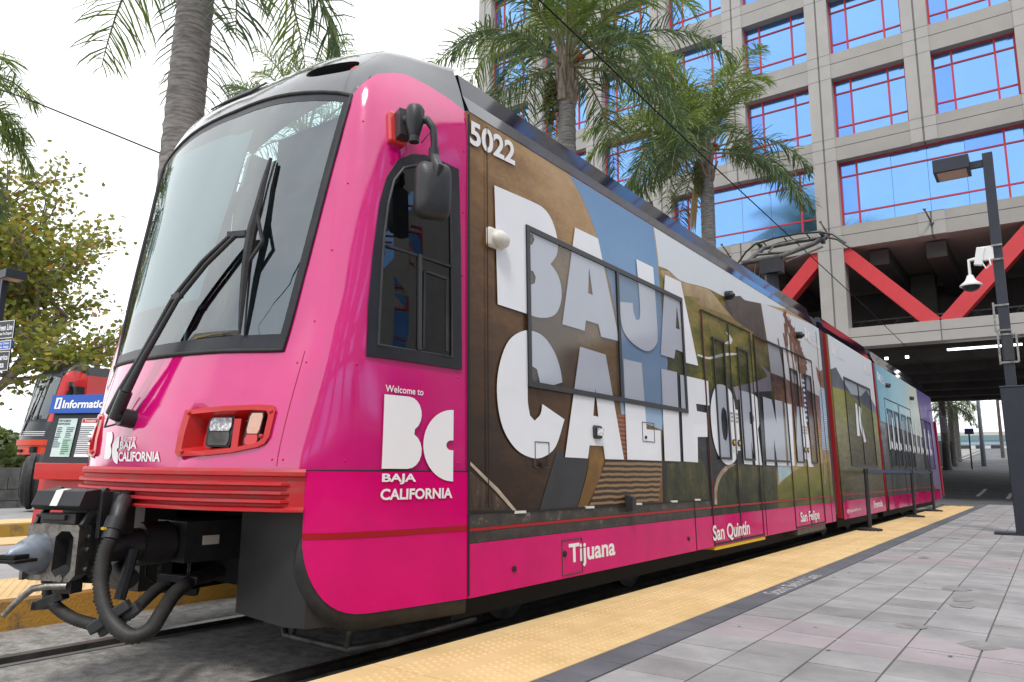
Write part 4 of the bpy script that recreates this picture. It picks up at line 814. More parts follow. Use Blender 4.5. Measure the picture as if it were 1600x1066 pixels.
# electric coupler box above the head
b=MB(); bx=[(-.02,.0),(.035,.115),(.20,.13),(.26,.08),(.26,-.005),(.20,-.035),(.03,-.035)]
b.prism(bx,lambda u,v,t:cpt(t,u-.04,v+.36),-.20,.275); eb=b.build('cover_box','shroud',cp,bevel=.008)
b=MB(); b.prism([(-.022,.0),(.034,.118),(.12,.128),(.12,.124),(.038,.112),(-.014,.0)],lambda u,v,t:cpt(t,u-.044,v+.361),-.005,.065); b.build('sticker','cream_plastic',cp)
b=MB()
for x in (-.20,.255): b.bar(cpt(x,.02,.20),cpt(x,.22,.46),.03,.06); b.tube([cpt(x-.03,.22,.46),cpt(x+.035,.22,.46)],.04,12)
b.b2(cpt(-.14,.0,.22),cpt(.2,.12,.30)); b.b2(cpt(-.10,-.03,.25),cpt(.12,.03,.29)); b.tube([cpt(-.2,.02,.28),cpt(.2,.02,.28)],.014,8)
b.b2(cpt(.26,.16,.10),cpt(.30,.45,.47)); b.b2(cpt(-.2,.28,.12),cpt(.36,.5,.46)); b.b2(cpt(.10,.2,-.25),cpt(.3,.34,.2)); b.bar(cpt(.32,.2,.05),cpt(.30,.2,-.15),.06,.05); b.bar(cpt(.25,.35,-.2),cpt(.20,.33,-.42),.05,.05); b.build('bracket','black_plastic',cp,bevel=.006)
b=MB(); b.tube([(-.06,-1.52,.635),(0,-1.3,.635),(0,-.9,.63),(0,-.5,.62)],[.085,.085,.10,.10],16); b.tube([(0,-1.28,.635),(0,-1.12,.635)],.115,16); b.b2((-.14,-1.1,.53),(.16,-.55,.75)); b.build('draw_bar','black_plastic',T,True,angle=35)
b=MB(); b.tube([(-.05,-1.34,.50),(.06,-1.34,.46)],.055,14); b.tube([(.06,-1.34,.46),(.075,-1.34,.455)],.04,12); b.tube([(.12,-1.36,.62),(.14,-1.42,.38)],.028,8); b.build('socket','black_plastic',T,True,angle=35)
b=MB(); b.b2((.161,-1.0,.62),(.166,-.90,.67)); b.build('data_plate','cream_plastic',T)
# hoses with corrugation
def hose(name,pts,r,rib=.006,pitch=.016,m='hose',n=12):
    P=[]; pts=[Vector(p) for p in pts]
    for i in range(len(pts)-1):
        g=lambda j: pts[min(max(j,0),len(pts)-1)]
        for k in range(12): P.append(Vector([cr(g(i-1)[q],g(i)[q],g(i+1)[q],g(i+2)[q],k/12) for q in range(3)]))
    P.append(pts[-1]); L=[0]
    for a,c in zip(P,P[1:]): L.append(L[-1]+(c-a).length)
    nr=int(L[-1]/pitch*2); Q=[];RR=[]; j=0
    for i in range(nr+1):
        d=L[-1]*i/nr
        while j<len(L)-2 and L[j+1]<d: j+=1
        t=(d-L[j])/max(1e-6,L[j+1]-L[j]); Q.append(P[j].lerp(P[j+1],t)); RR.append(r+(rib if i%2 else -rib*.3))
    b=MB(); b.tube(Q,RR,n); return b.build(name,m,T,True)
H1=[(0.203,-1.5,0.80),(0.225,-1.535,0.70),(0.214,-1.555,0.615),(0.235,-1.57,0.507),(0.292,-1.57,0.394),(0.361,-1.55,0.312),(0.454,-1.51,0.262),(0.473,-1.43,0.279),(0.396,-1.33,0.343),(0.293,-1.22,0.395),(0.226,-1.12,0.425),(0.116,-1.0,0.434),(.05,-.8,.45)]
H2=[(-0.13,-1.66,0.50),(-0.077,-1.66,0.396),(0.046,-1.64,0.337),(0.164,-1.6,0.304),(0.283,-1.55,0.299),(0.311,-1.46,0.331),(0.262,-1.36,0.378),(0.176,-1.25,0.412),(0.103,-1.15,0.416),(.02,-.9,.43)]
hose('hose',H1[1:],.033,rib=.005,pitch=.019,n=16); hose('hose',H2,.026,rib=.004,pitch=.019,n=16)
b=MB(); b.tube([(.06,-1.40,.86),(.14,-1.45,.872),(.19,-1.49,.84),(.203,-1.505,.78)],.040,14); b.tube([(.203,-1.505,.79),(.212,-1.525,.735)],.047,16); b.tube([(.212,-1.525,.735),(.224,-1.54,.69)],.041,16); b.build('elbow','black_plastic',T,True,angle=45)
b=MB(); b.b2((.20,-1.578,.738),(.228,-1.562,.75)); b.build('yellow_mark','yellow_step',T)
b=MB(); b.bar((.245,-1.60,.275),(.395,-1.50,.40),.045,.05); b.bar((.26,-1.56,.26),(.41,-1.46,.385),.045,.05); b.build('hose_clamp','black_plastic',T,bevel=.006)
b=MB(); b.bar((-.12,-1.69,.36),(.02,-1.63,.42),.05,.045); b.tube([(-.13,-1.72,.36),(-.10,-1.64,.36)],.024,8); b.build('hose_clamp','black_plastic',T,bevel=.005)
b=MB(); b.bar((.06,-1.17,.46),(.22,-1.04,.44),.05,.04); b.bar((.06,-1.17,.40),(.22,-1.04,.38),.05,.04); b.build('hose_clamp','black_plastic',T,bevel=.005)
for x,y,z in ((.03,-1.16,.535),(.10,-1.03,.52)):
    b=MB()
    for k in range(8):
        c=Vector((x,y,z-.018*k)); d=Vector((.008,0,0)) if k%2 else Vector((0,.008,0))
        b.tube([c+Vector((0,0,.013))-d,c+Vector((0,0,.013))+d,c+Vector((0,0,-.013))+d,c+Vector((0,0,-.013))-d,c+Vector((0,0,.013))-d],.003,5)
    b.build('chain','steel_dark',T)
b=MB(); b.tube([(-.03,-1.2,.56),(.0,-1.22,.47),(.04,-1.18,.42)],.006,6); b.build('cable','under_black',T)
# ================================================================ ground, platforms, street
def sheet(name,x0,x1,y0,y1,z,m,label=None,kind='structure',dz=0.004):
    b=MB(); b.b2((x0,y0,z-dz),(x1,y1,z)); return tag(b.build(name,m),kind=kind)
def gz(Y): return 0.0 if Y<30 else (0.055*(Y-34)+.13 if Y>36.4 else 0.2621*(Y-30)/6.4)
defm('asphalt',(0.15,0.145,0.135),rough=0.85,col2=(0.33,0.32,0.30),scale=14,bump=0.6,bscale=110,detail=14,lo=.36,hi=.66)
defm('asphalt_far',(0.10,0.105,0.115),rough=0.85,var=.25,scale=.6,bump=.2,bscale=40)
defm('yellow_tactile',(0.55,0.385,0.175),rough=0.7,col2=(0.70,0.51,0.265),scale=2.6,bump=0.2,bscale=60,detail=9,lo=.3,hi=.7)
defm('yellow_old',(0.50,0.29,0.05),rough=0.8,col2=(0.20,0.15,0.09),scale=7,bump=0.5,bscale=50,lo=.5,hi=.68,detail=10)
defm('slate_border',(0.105,0.108,0.125),rough=0.7,var=.18,scale=3,bump=.2,bscale=60)
defm('paver',(0.275,0.270,0.275),rough=0.8,var=.26,scale=2.6,lo=.3,hi=.72,bump=0.4,bscale=90,detail=10)
defm('paver_light',(0.297,0.292,0.297),rough=0.8,var=.24,scale=2.6,lo=.3,hi=.72,bump=0.4,bscale=90,detail=10)
defm('paver_dark',(0.245,0.238,0.242),rough=0.8,var=.26,scale=2.6,lo=.3,hi=.72,bump=0.4,bscale=90,detail=10)
defm('paver_pink',(0.298,0.262,0.278),rough=0.8,var=.12,scale=2.5,bump=0.25,bscale=90,detail=10)
defm('joint',(0.10,0.10,0.102),rough=0.9)
defm('worn_white',(0.40,0.40,0.41),rough=.7,var=.4,scale=30)
defm('rail',(0.10,0.095,0.09),rough=0.4,metal=.8,var=.3,scale=8)
defm('white_line',(0.7,0.7,0.7),rough=.6)
defm('concrete',(0.34,0.325,0.305),rough=0.85,var=.055,scale=.9,bump=0.2,bscale=30,detail=9)
defm('concrete_light',(0.385,0.37,0.355),rough=0.85,var=.05,scale=1.1,bump=0.2,bscale=30,detail=9)
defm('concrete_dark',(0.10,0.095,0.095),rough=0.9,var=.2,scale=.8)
defm('groove',(0.16,0.157,0.15),rough=.9)
defm('red_frame',(0.50,0.035,0.05),rough=.4)
defm('brace_red',(0.58,0.045,0.055),rough=.45,var=.06,scale=1.2)
MT['mirror_glass']=mat('blue mirror glass',(0.25,0.48,0.84),rough=.13,metal=1.0,var=.05,scale=.35)
MT['mirror_glass_b']=mat('deeper blue mirror glass',(0.19,0.38,0.80),rough=.13,metal=1.0,var=.05,scale=.35)
defm('lamp_white',(0.9,0.9,0.9),emit=(1,1,1),estr=3.0)
defm('dark_metal',(0.022,0.025,0.038),rough=.4,var=.1,scale=5)
defm('white_metal',(0.72,0.72,0.72),rough=.4)
defm('stone',(0.17,0.17,0.165),rough=.9,var=.35,scale=2.5,bump=.3)
def ribbon(name,x0,x1,ys,zf,m):
    V=[];F=[]
    for y in ys: V+=[(x0,y,zf(y)),(x1,y,zf(y))]
    for i in range(len(ys)-1): F.append((2*i,2*i+1,2*i+3,2*i+2))
    return tag(mesh_obj(name,V,F,m),kind='structure')
ribbon('ground',-400,400,[-60,0,24,30,32,34,36.4,60,100,160,240,420],lambda y:gz(y)-.035,'asphalt')
# rails
for x in (-.75,.75):
    b=MB(); b.b2((x-.035,-40,-.03),(x+.035,27,.004)); b.b2((x-.085,-40,-.03),(x-.045,27,-.022) if x>0 else (x-.04,27,-.022)); tag(b.build('rail','rail'),kind='structure')
    b=MB(); sgn=1 if x<0 else -1; b.b2((x+sgn*.036,-40,-.033),(x+sgn*.085,27,-.029)); tag(b.build('rail_groove','groove'),kind='structure')
sheet('gutter',1.02,1.30,-30,24.6,-.026,'groove')
# near platform
PX0,PX1,PX2,PY1=1.325,2.07,2.27,24.4
b=MB(); b.b2((PX0,-30,-.04),(14,PY1,.124)); tag(b.build('platform','joint'),kind='structure')
sheet('platform_edge',1.31,1.3245,-30,PY1,.118,'yellow_old',dz=.15)
b=MB(); V=[]
for k in range(40):
    y0=-9+k*.915
    if y0>22: break
    b.b2((1.312,y0,.122),(PX1,min(y0+.909,22.5),.130))
tac=tag(b.build('tactile_strip','yellow_tactile'),kind='structure')
b=MB()
def dome(cx_,cy_):
    r0,r1=.0145,.009; n=8; V=[];F=[]
    for r,z in ((r0,.130),(r1,.1355)):
        for i in range(n): a=2*math.pi*i/n; V.append((cx_+r*math.cos(a),cy_+r*math.sin(a),z))
    for i in range(n): F.append((i,(i+1)%n,n+(i+1)%n,n+i))
    F.append(tuple(range(n,2*n))); b.add(V,F)
yy=-2.5; r=0
while yy<22.4:
    xs=[1.46+.052*i for i in range(4)]+[1.755+.052*i for i in range(6)]
    for i,x in enumerate(xs): dome(x,yy+(.026 if i%2 else 0))
    yy+=.052; r+=1
tag(b.build('tactile_domes','yellow_tactile'),kind='structure')
b=MB(); rg=random.Random(3); y=-6
while y<PY1:
    L=.46; b.b2((PX1+.006,y,.120),(PX2-.006,min(y+L-.006,PY1),.1285+.001*rg.random())); y+=L
tag(b.build('slate_border','slate_border'),kind='structure')
PAV=[MB() for _ in range(4)]; rg=random.Random(5)
x=PX2
while x<9.5:
    y=-4.2+(.0 if True else 0)
    while y<PY1+.0:
        L=.343; row=round((y+4.2)/L); pink=((row-15)%14 in (0,1))
        q=3 if pink else rg.choices((0,1,2),(5,2,2))[0]
        t=.1265+.0022*rg.random()
        PAV[q].b2((x+.005,y+.0035,.118),(x+.337,min(y+L-.002,PY1),t)); y+=L
    x+=.342
for q,mn in enumerate(('paver','paver_light','paver_dark','paver_pink')): tag(PAV[q].build('paving',mn),kind='structure')
V=text_tris('Stand Behind Line',1,.03)
fit_text('Stand Behind Line',0,1.35,0,.13,lambda u,v:(2.245-v,2.55+u,.1325),'platform_lettering','worn_white',None); bpy.data.objects['platform_lettering']['kind']='structure'
sheet('manhole',1.95,2.4,24.5,25.1,.0,'white_line'); 
# street beyond the platform
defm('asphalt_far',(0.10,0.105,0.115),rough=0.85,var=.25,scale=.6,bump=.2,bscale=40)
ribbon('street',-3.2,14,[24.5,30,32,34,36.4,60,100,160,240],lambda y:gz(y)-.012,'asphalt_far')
ribbon('road_marking',1.25,1.40,[33.5,36.4,38.5],lambda y:gz(y)+.004,'white_line'); ribbon('road_marking',2.35,2.5,[32.5,34,36.4],lambda y:gz(y)+.004,'white_line'); ribbon('road_marking',3.5,3.65,[26.5,29.5],lambda y:gz(y)+.004,'white_line'); ribbon('kerb_line',-2.6,-2.45,[34,36.4,60,100],lambda y:gz(y)+.05,'concrete_light')
defm('gum',(0.15,0.15,0.152),rough=.8,var=.4,scale=8); defm('dry_stain',(0.21,0.205,0.205),rough=.8,var=.2,scale=10); defm('pale_scuff',(0.46,0.46,0.46),rough=.8)
rg=random.Random(77)
for nm_,mt_,cnt,r0,r1,xa in (('gum_spot','gum',70,.005,.014,2.3),('stain','dry_stain',26,.03,.13,2.3),('scuff','pale_scuff',30,.006,.02,2.3),('stain','slate_border',9,.006,.02,1.34)):
    b=MB()
    for k in range(cnt):
        cx_=rg.uniform(xa,5.2) if xa>2 else rg.uniform(1.34,2.05); cy_=rg.uniform(-.8,12)**1.0; r=rg.uniform(r0,r1); n=9
        el_=rg.uniform(.6,2.2); b.add([(cx_+r*math.cos(2*math.pi*i/n)*rg.uniform(.7,1.2),cy_+r*el_*math.sin(2*math.pi*i/n)*rg.uniform(.7,1.2),.1292+.00004*k+(.0012 if xa<2 else 0)) for i in range(n)],[tuple(range(n))])
    tag(b.build(nm_,mt_),kind='structure')
b=MB()
for y in (1.22,6.1): 
    for k in range(9): x=2.35+k*.34; b.b2((x+.02*rg.random(),y-.006+.004*k,.12885),(x+.34*rg.uniform(.5,1.0),y+.003+.004*k,.1290))
tag(b.build('chalk_line','pale_scuff'),kind='structure')
# far-side island platform
b=MB(); b.b2((-6.25,-14,-.04),(-1.68,30,.155)); tag(b.build('island_platform','paver_light'),kind='structure')
for x0,x1,f0,f1 in ((-2.62,-1.655,-1.68,-1.645),(-6.28,-5.4,-6.285,-6.25)):
    b=MB(); b.b2((x0,-14,.15),(x1,30,.17)); tag(b.build('tactile_strip','yellow_tactile'),kind='structure')
    b=MB(); b.b2((f0,-14,-.04),(f1,30,.149)); tag(b.build('platform_edge','yellow_old'),kind='structure')
b=MB(); yy=-2.0
def dome2(cx_,cy_,z0):
    n=6; V=[];F=[]
    for r,z in ((.015,z0),(.009,z0+.006)):
        for i in range(n): a=2*math.pi*i/n; V.append((cx_+r*math.cos(a),cy_+r*math.sin(a),z))
    for i in range(n): F.append((i,(i+1)%n,n+(i+1)%n,n+i))
    F.append(tuple(range(n,2*n))); b.add(V,F)
while yy<2:
    for i in range(14): dome2(-1.74-.06*i,yy+(.03 if i%2 else 0),.17)
    yy+=.06
tag(b.build('tactile_domes','yellow_tactile'),kind='structure')
b=MB(); b.b2((-13,-14,-.04),(-8.6,30,.155)); tag(b.build('outer_platform','paver_light'),kind='structure')
b=MB(); b.b2((-9.5,-14,.15),(-8.58,30,.17)); tag(b.build('tactile_strip','yellow_tactile'),kind='structure'); b=MB(); b.b2((-8.6,-14,-.04),(-8.57,30,.149)); tag(b.build('platform_edge','yellow_old'),kind='structure')
b=MB(); b.b2((-60,-30,-.04),(-14.6,60,.74)); tag(b.build('terrace','paver'),kind='structure')
# stone retaining wall, coursed
b=MB(); rg=random.Random(9); z=0
for c,h in enumerate((.26,.24,.26,.20)):
    y=-10-(.4 if c%2 else 0)
    while y<20:
        L=rg.uniform(.7,1.3); b.b2((-14.6,y,z),(-14.05+rg.uniform(-.03,.03)-(.25 if c==3 else 0),y+L-.015,z+h-.012)); y+=L
    z+=h
b.b2((-14.5,-10.5,0),(-14.15,21,.93))
tag(b.build('retaining_wall','stone'),'low grey retaining wall of coursed stone blocks behind the far platform','wall')
# ================================================================ office building over the tracks
FY=28.1
BLD=empty('office_building',(0,0,0),0,'grey concrete office block with blue mirror windows spanning the tracks','building')
def bpart(name,m,mb,parent=BLD,**k): return mb.build(name,m,parent,**k)
PITCH=3.725; XC=lambda k:-2.66+PITCH*k
KS=range(-5,5)
zones=[(10.15,11.10),(13.99,15.0),(17.72,18.85),(21.5,22.6),(25.2,26.4),(29.0,30.6)]
def column(xc,z0,z1,w=.93,nm='column'):
    b=MB(); h=w/2
    b.b2((xc-h,FY,z0),(xc-.035,FY+.75,z1)); b.b2((xc+.035,FY,z0),(xc+h,FY+.75,z1)); b.b2((xc-.0355,FY+.018,z0+.001),(xc+.0355,FY+.7,z1-.001),1)
    for q0,q1 in zones:
        for zz in (q0+.005,q0+(q1-q0)*.58,q1-.01):
            if z0<zz<z1: b.b2((xc-h+.002,FY-.002,zz-.012),(xc+h-.002,FY+.01,zz+.012),1)
    bpart(nm,['concrete_light','groove'],b)
xe=XC(-5)-.93/2
for k in KS:
    column(XC(k),10.15 if k%2==0 else 13.99,30.6)
    if k%2: column(XC(k),10.15,11.10)
    else: column(XC(k),-.1,10.148,1.0,'pier')
for i,k in enumerate(list(KS)[:-1]):
    a,c=XC(k)+.93/2,XC(k+1)-.93/2
    for z0,z1 in zones:
        zm=z0+(z1-z0)*.58; b=MB()
        b.b2((a,FY+.03,z0),(c,FY+.75,zm-.014)); b.b2((a,FY+.03,zm+.014),(c,FY+.75,z1)); b.b2((a,FY+.06,zm-.0145),(c,FY+.7,zm+.0145),1)
        bpart('spandrel',['concrete','groove'],b)
# windows: one built, the rest copied
def make_window(w,h,bays):
    b=MB(); t=.07; y0,y1=FY+.40,FY+.50
    b.b2((0,y0,0),(t,y1,h)); b.b2((w-t,y0,0),(w,y1,h)); b.b2((t,y0,0),(w-t,y1,t)); b.b2((t,y0,h-t),(w-t,y1,h))
    s=.68
    for x in (s,w-s): b.b2((x-t/2,y0,t),(x+t/2,y1,h-t))
    for z in (h*.22,h*.78):
        b.b2((t,y0+.01,z-.03),(s-t/2,y1-.01,z+.03)); b.b2((s+t/2,y0+.01,z-.03),(w-s-t/2,y1-.01,z+.03)); b.b2((w-s+t/2,y0+.01,z-.03),(w-t,y1-.01,z+.03))
    f=b.build('window','red_frame',BLD)
    g=MB(); xs=[t,s]+[s+(w-2*s)*i/bays for i in range(1,bays)]+[w-s,w-t]; zs=[t,h*.22,h*.78,h-t]; rg=random.Random(int(w*10))
    for i in range(len(xs)-1):
        for j in range(3):
            d=[rg.uniform(-.004,.004) for _ in range(4)]; g.add([(xs[i]+.006,FY+.45+d[0],zs[j]+.004),(xs[i+1]-.006,FY+.45+d[1],zs[j]+.004),(xs[i+1]-.006,FY+.45+d[2],zs[j+1]-.004),(xs[i]+.006,FY+.45+d[3],zs[j+1]-.004)],[(0,1,2,3)],1 if rg.random()<.22 else 0)
    g.build('pane',['mirror_glass','mirror_glass_b'],f)
    return f
wS=make_window(PITCH-.93,2.73,1); first=True
for k in list(KS)[:-1]:
    for z0 in (15.0,18.85,22.6,26.4):
        o=wS if first else copy_tree(wS,BLD); first=False
        o.location=(XC(k)+.465,0,z0)
wD=make_window(2*PITCH-.93,2.89,4); first=True
for k in (-4,-2,0,2):
    o=wD if first else copy_tree(wD,BLD); first=False; o.location=(XC(k)+.465,0,11.10)
w5=copy_tree(wS,BLD); w5.location=(XC(-5)+.465,0,11.10)
# side wall, core, roof
b=MB(); b.b2((xe,FY+.76,10.2),(XC(4)+.4,57,30.4)); b.b2((xe+.02,FY+.5,30.4),(XC(4),57,31.2)); bpart('wall','concrete',b)
# open truss storey and underside
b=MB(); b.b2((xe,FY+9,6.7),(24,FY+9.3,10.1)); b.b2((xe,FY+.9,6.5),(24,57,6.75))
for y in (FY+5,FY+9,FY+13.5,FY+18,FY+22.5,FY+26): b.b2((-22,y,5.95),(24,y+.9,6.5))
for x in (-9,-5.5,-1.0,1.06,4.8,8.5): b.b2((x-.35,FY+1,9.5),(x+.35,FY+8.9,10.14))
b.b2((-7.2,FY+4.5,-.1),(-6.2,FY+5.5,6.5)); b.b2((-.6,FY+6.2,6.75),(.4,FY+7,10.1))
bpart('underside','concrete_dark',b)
for k in range(-4,5,2):
    a,c=XC(k)+.5,XC(k+2)-.5; b=MB()
    b.b2((a,FY+.03,6.02),(c,FY+.85,6.395)); b.b2((a,FY+.03,6.425),(c,FY+.85,6.80)); b.b2((a,FY+.06,6.3945),(c,FY+.8,6.4255),1); b.b2((XC(k+1)-.02,FY+.02,6.025),(XC(k+1)+.02,FY+.04,6.795),1)
    bpart('lower_beam',['concrete_light','groove'],b)
def brace(x0,z0,x1,z1):
    b=MB(); b.bar((x0,FY+.42,z0),(x1,FY+.42,z1),.56,.60,up=(0,1,0)); bpart('brace','brace_red',b)
for k in (-4,-2,0,2):
    xl,xm,xr=XC(k)+.40,XC(k+1),XC(k+2)-.40
    brace(xl,10.12,xm-.2,6.70); brace(xr,10.12,xm+.2,6.70)
b=MB()
for x in [-8+.7*i for i in range(26)]:
    b.bar((x,FY+2.2,6.9),(x+.35,FY+2.2,7.4),.03,.03); b.bar((x+.35,FY+2.2,7.4),(x+.7,FY+2.2,6.9),.03,.03)
b.b2((-8,FY+2.18,7.4),(10,FY+2.24,7.46)); b.b2((-8,FY+2.18,6.86),(10,FY+2.24,6.92)); bpart('lattice_rail','steel_dark',b)
b=MB(); b.b2((1.1,FY+1.1,5.78),(3.5,FY+1.3,5.84)); bpart('light_bar','lamp_white',b)
for x in (-1.15,-.4):
    b=MB(); b.b2((x,FY+1.4,5.62),(x+.12,FY+1.5,5.72)); bpart('small_light','lamp_white',b)
for x,z in ((-9.9+3.0,10.6),(XC(0)-.05,10.85),(XC(1),10.62)):
    b=MB(); b.tube([(x,FY+.02,z),(x-.15,FY-.55,z+.42)],.035,8); b.tube([(x,FY+.02,z),(x,FY-.03,z)],.09,10); b.sph((x-.15,FY-.55,z+.42),.06,8,6); bpart('wall_lamp_arm','steel',b,smooth=True)
# office block across the platform, behind the camera: mirrored in the tram's roof edge and glass
OB=empty('office_building',(24,0,0),0,'second grey office block with blue windows across the platform, mirrored in the tram','building')
b=MB(); b.b2((0,-34,-.1),(14,24,23)); b.b2((-.5,-34.4,22.9),(14.4,24.4,23.6)); b.build('wall','concrete',OB)
for row in range(5):
    for k in range(7):
        o=copy_tree(wD if row==0 else wS,OB); o.rotation_euler=(0,0,-math.pi/2); y1=-30+8*k+(7 if row==0 else 4.5); o.location=(-FY-.52,y1,3.2+4*row)
b=MB(); b.b2((-.4,-34.2,0),(0-.001,24.2,2.4)); b.build('plinth','concrete_dark',OB)
# ================================================================ wires
def wire(name,pts,r,label):
    b=MB(); b.tube(pts,r,6); o=b.build(name,'under_black'); tag(o,label,'wire'); return o
wire('contact_wire',[(0,-12,6.15),(0,0,6.1),(0,8,5.95),(0,20,5.85),(0,FY+1,5.65),(0,45,5.5),(0.05,60,5.75),(0,110,8.6)],.011,'black overhead contact wire running above the pink tram')
wire('span_wire',[(-12,-3.9,4.3),(-7,.05,6.02)[:0] or (-9,-2.3,4.75),(-5,-.46,5.12),(-3,.18,4.14)],.012,'thin dark wire slanting from the left palm to the tram roof') if False else None
wire('span_wire',[(-9.0,.1,6.9),(-6.95,.25,6.0),(-5.0,1.15,5.05),(-2.2,2.6,3.75)],.012,'thin dark wire slanting down behind the tram windscreen corner')
# ================================================================ lamp posts, camera, barrier posts
def lamp(x,y,z0,top,armx,label,cover):
    t=empty('street_lamp',(x,y,z0),0,label,'street lamp','square lamp posts on the platforms')
    b=MB(); b.box((0,0,(top-z0)/2),(.15,.15,top-z0)); b.build('pole','dark_metal',t,bevel=.006)
    b=MB(); s=1 if armx>0 else -1; h=top-z0; b.b2((s*.07,-.035,h-.22),(s*.26,.035,h-.10)); b.build('arm','dark_metal',t)
    b=MB(); a,c=s*.26,s*.80; L=MB()
    b.b2((min(a,c),-.26,h-.26),(max(a,c),.26,h-.02)); hd=b.build('lamp_head','dark_metal',t,bevel=.008)
    L.b2((min(a,c)+.05,-.21,h-.268),(max(a,c)-.05,.21,h-.2605)); L.build('diffuser','lens_amber',hd)
    if cover:
        b=MB(); b.box((.05,0,1.15),(.36,.36,2.30),0,None,(1.12,1.12)); b.box((.05,0,2.315),(.42,.42,.03)); b.build('base_cover','dark_metal',t,bevel=.01)
        b=MB(); b.b2((-.42,-.2,.0),(.5,.2,.035)); b.build('base_plate','dark_metal',t)
        b=MB()
        for zz,hh,x0,x1 in ((3.25,.42,-.13,.085),(2.72,.46,-.11,.14)):
            for z in (zz,zz+hh): b.bar((x0,-.09,z),(x1,-.09,z),.012,.03); 
            b.bar((x0,-.09,zz-.03),(x0,-.09,zz+hh+.05),.015,.03)
            if x1>.1: b.bar((x1,-.09,zz),(x1,-.09,zz+hh),.015,.03)
        b.build('steel_strap','steel',t)
        b=MB(); b.b2((-.05,-.095,2.75),(.09,-.08,3.15)); b.build('access_box','black_plastic',t)
    return t
lamp(3.60,10.9,.13,6.46,-1,'dark square lamp post with tall base cover on the paved near platform',True)
lamp(-19.55,4.47,.74,6.35,1,'dark square lamp post with hanging signs beside the leafy tree',False)
t=empty('security_camera',(3.53,10.84,4.55),0,'white dome security camera on a bracket fixed to the near lamp post','camera')
b=MB(); b.b2((-.20,-.08,.02),(.02,.0,.26)); b.box((-.18,-.06,.1),(.12,.1,.3),0,Matrix.Rotation(R(12),3,'Y')); b.build('junction_box','white_metal',t,bevel=.01)
b=MB(); b.tube([(.0,-.05,.06),(-.25,-.05,.07),(-.34,-.05,.06),(-.34,-.05,-.22)],[.03,.03,.026,.024],10); b.tube([(-.05,-.07,.05),(-.03,-.12,-.08),(-.10,-.12,-.13),(-.15,-.1,-.02)],.012,6); b.build('bracket','white_metal',t,True,angle=50)
b=MB(); b.tube([(-.34,-.05,-.20),(-.34,-.05,-.27),(-.34,-.05,-.31),(-.34,-.05,-.36),(-.34,-.05,-.385)],[.045,.07,.10,.165,.165],18); d=b.build('housing','white_metal',t,True,angle=40)
b=MB(); b.sph((-.34,-.05,-.385),.135,16,8,0,(1,1,.7)); b.build('dome','black_frame',d,True)
b=MB(); b.b2((-.0,-.09,.0),(.15,-.077,.03)); b.b2((-.0,-.09,.24),(.15,-.077,.27)); b.build('clamp','steel',t)
for i,(y,lab) in enumerate(((10.1,'black barrier post nearest the lamp post, with belt, on the yellow strip'),(15.0,'black barrier post in the middle of the belt barrier by the tram'),(18.2,'black barrier post farthest along the yellow strip, by the tram rear'))):
    x=1.50
    t=empty('barrier_post',(x,y,.13),0,lab,'barrier post','belt barrier posts along the platform edge')
    b=MB(); b.tube([(0,0,.04),(0,0,.93)],.033,14); b.tube([(0,0,.93),(0,0,1.0)],.04,14); b.build('post','black_plastic',t,True,angle=40)
    b=MB(); b.tube([(0,0,.0),(0,0,.03),(0,0,.05)],[.19,.19,.05],24); b.build('base','rubber',t,True,angle=30)
    if i<2:
        n=(15.0,18.2)[i]-y; b=MB(); b.b2((-.004,.04,.935),(.004,n-.05,.985)); MT.setdefault('belt',mat('blue belt',(0.03,0.05,0.13),rough=.6)); b.build('belt','belt',t)
# ================================================================ information kiosk, drum, signs
MT['sign_blue']=mat('sign blue',(0.012,0.085,0.42),rough=.3); MT['paper']=mat('poster paper',(0.55,0.68,0.66),rough=.5,var=.06,scale=3); MT['paper_green']=mat('poster green',(0.36,0.56,0.44),rough=.5); MT['ink']=mat('poster ink',(0.05,0.08,0.10),rough=.6); MT['sign_black']=mat('sign black',(0.02,0.021,0.024),rough=.35)
kx,ky=-5.22,.50
K=empty('information_kiosk',(kx,ky,.17),R(20),'red information kiosk with blue header and posters on the island platform','kiosk')
kp=lambda u,v,o=0:(u,-.16-o-.06*(1.6-v)/1.6,v)
b=MB(); b.prism([(-.22,0),(-.16,.72),(-.06,1.52),(.22,1.52),(.22,0)],lambda u,v,t:(t,u,v),-.20,1.30); b.build('body','red_paint',K,bevel=.01)
b=MB(); b.box((.6,-.235,.80),(1.34,.16,.18)); b.build('lower_ledge','red_paint',K,bevel=.01)
b=MB(); b.prism([(-.235,.88),(-.15,1.45),(-.1,1.45),(-.1,.88)],lambda u,v,t:(t,u,v),-.06,1.2); fr=b.build('display_frame','black_frame',K)
b=MB(); b.prism([(-.2,1.45),(-.17,1.66),(-.05,1.66),(-.05,1.45)],lambda u,v,t:(t,u,v),-.10,1.30); hdr=b.build('header','sign_blue',K)
fp=lambda u,v,o=0:(u,-.24+.085*(v-.88)/.57-o,v)
hp=lambda u,v,o=0:(u,-.2+.03*(v-1.45)/.21-o,v)
K.scale=(.66,1,1)
fit_text('Information',.17,1.16,1.505,1.60,lambda u,v:hp(u,v,.004),'header_lettering','logo_white',hdr,.03)
q=[(.0,1.50),(.13,1.50),(.13,1.63),(.0,1.63)]; mesh_obj('info_symbol',[hp(u,v,.003) for u,v in q],[(0,1,2,3)],'logo_white',hdr); fit_text('i',.045,.085,1.515,1.615,lambda u,v:hp(u+(v-1.56)*.2,v,.006),'symbol_letter','sign_blue',hdr,.06)
mesh_obj('poster',[fp(u,v,.004) for u,v in ((.09,.96),(.50,.96),(.50,1.39),(.09,1.39))],[(0,1,2,3)],'paper',fr)
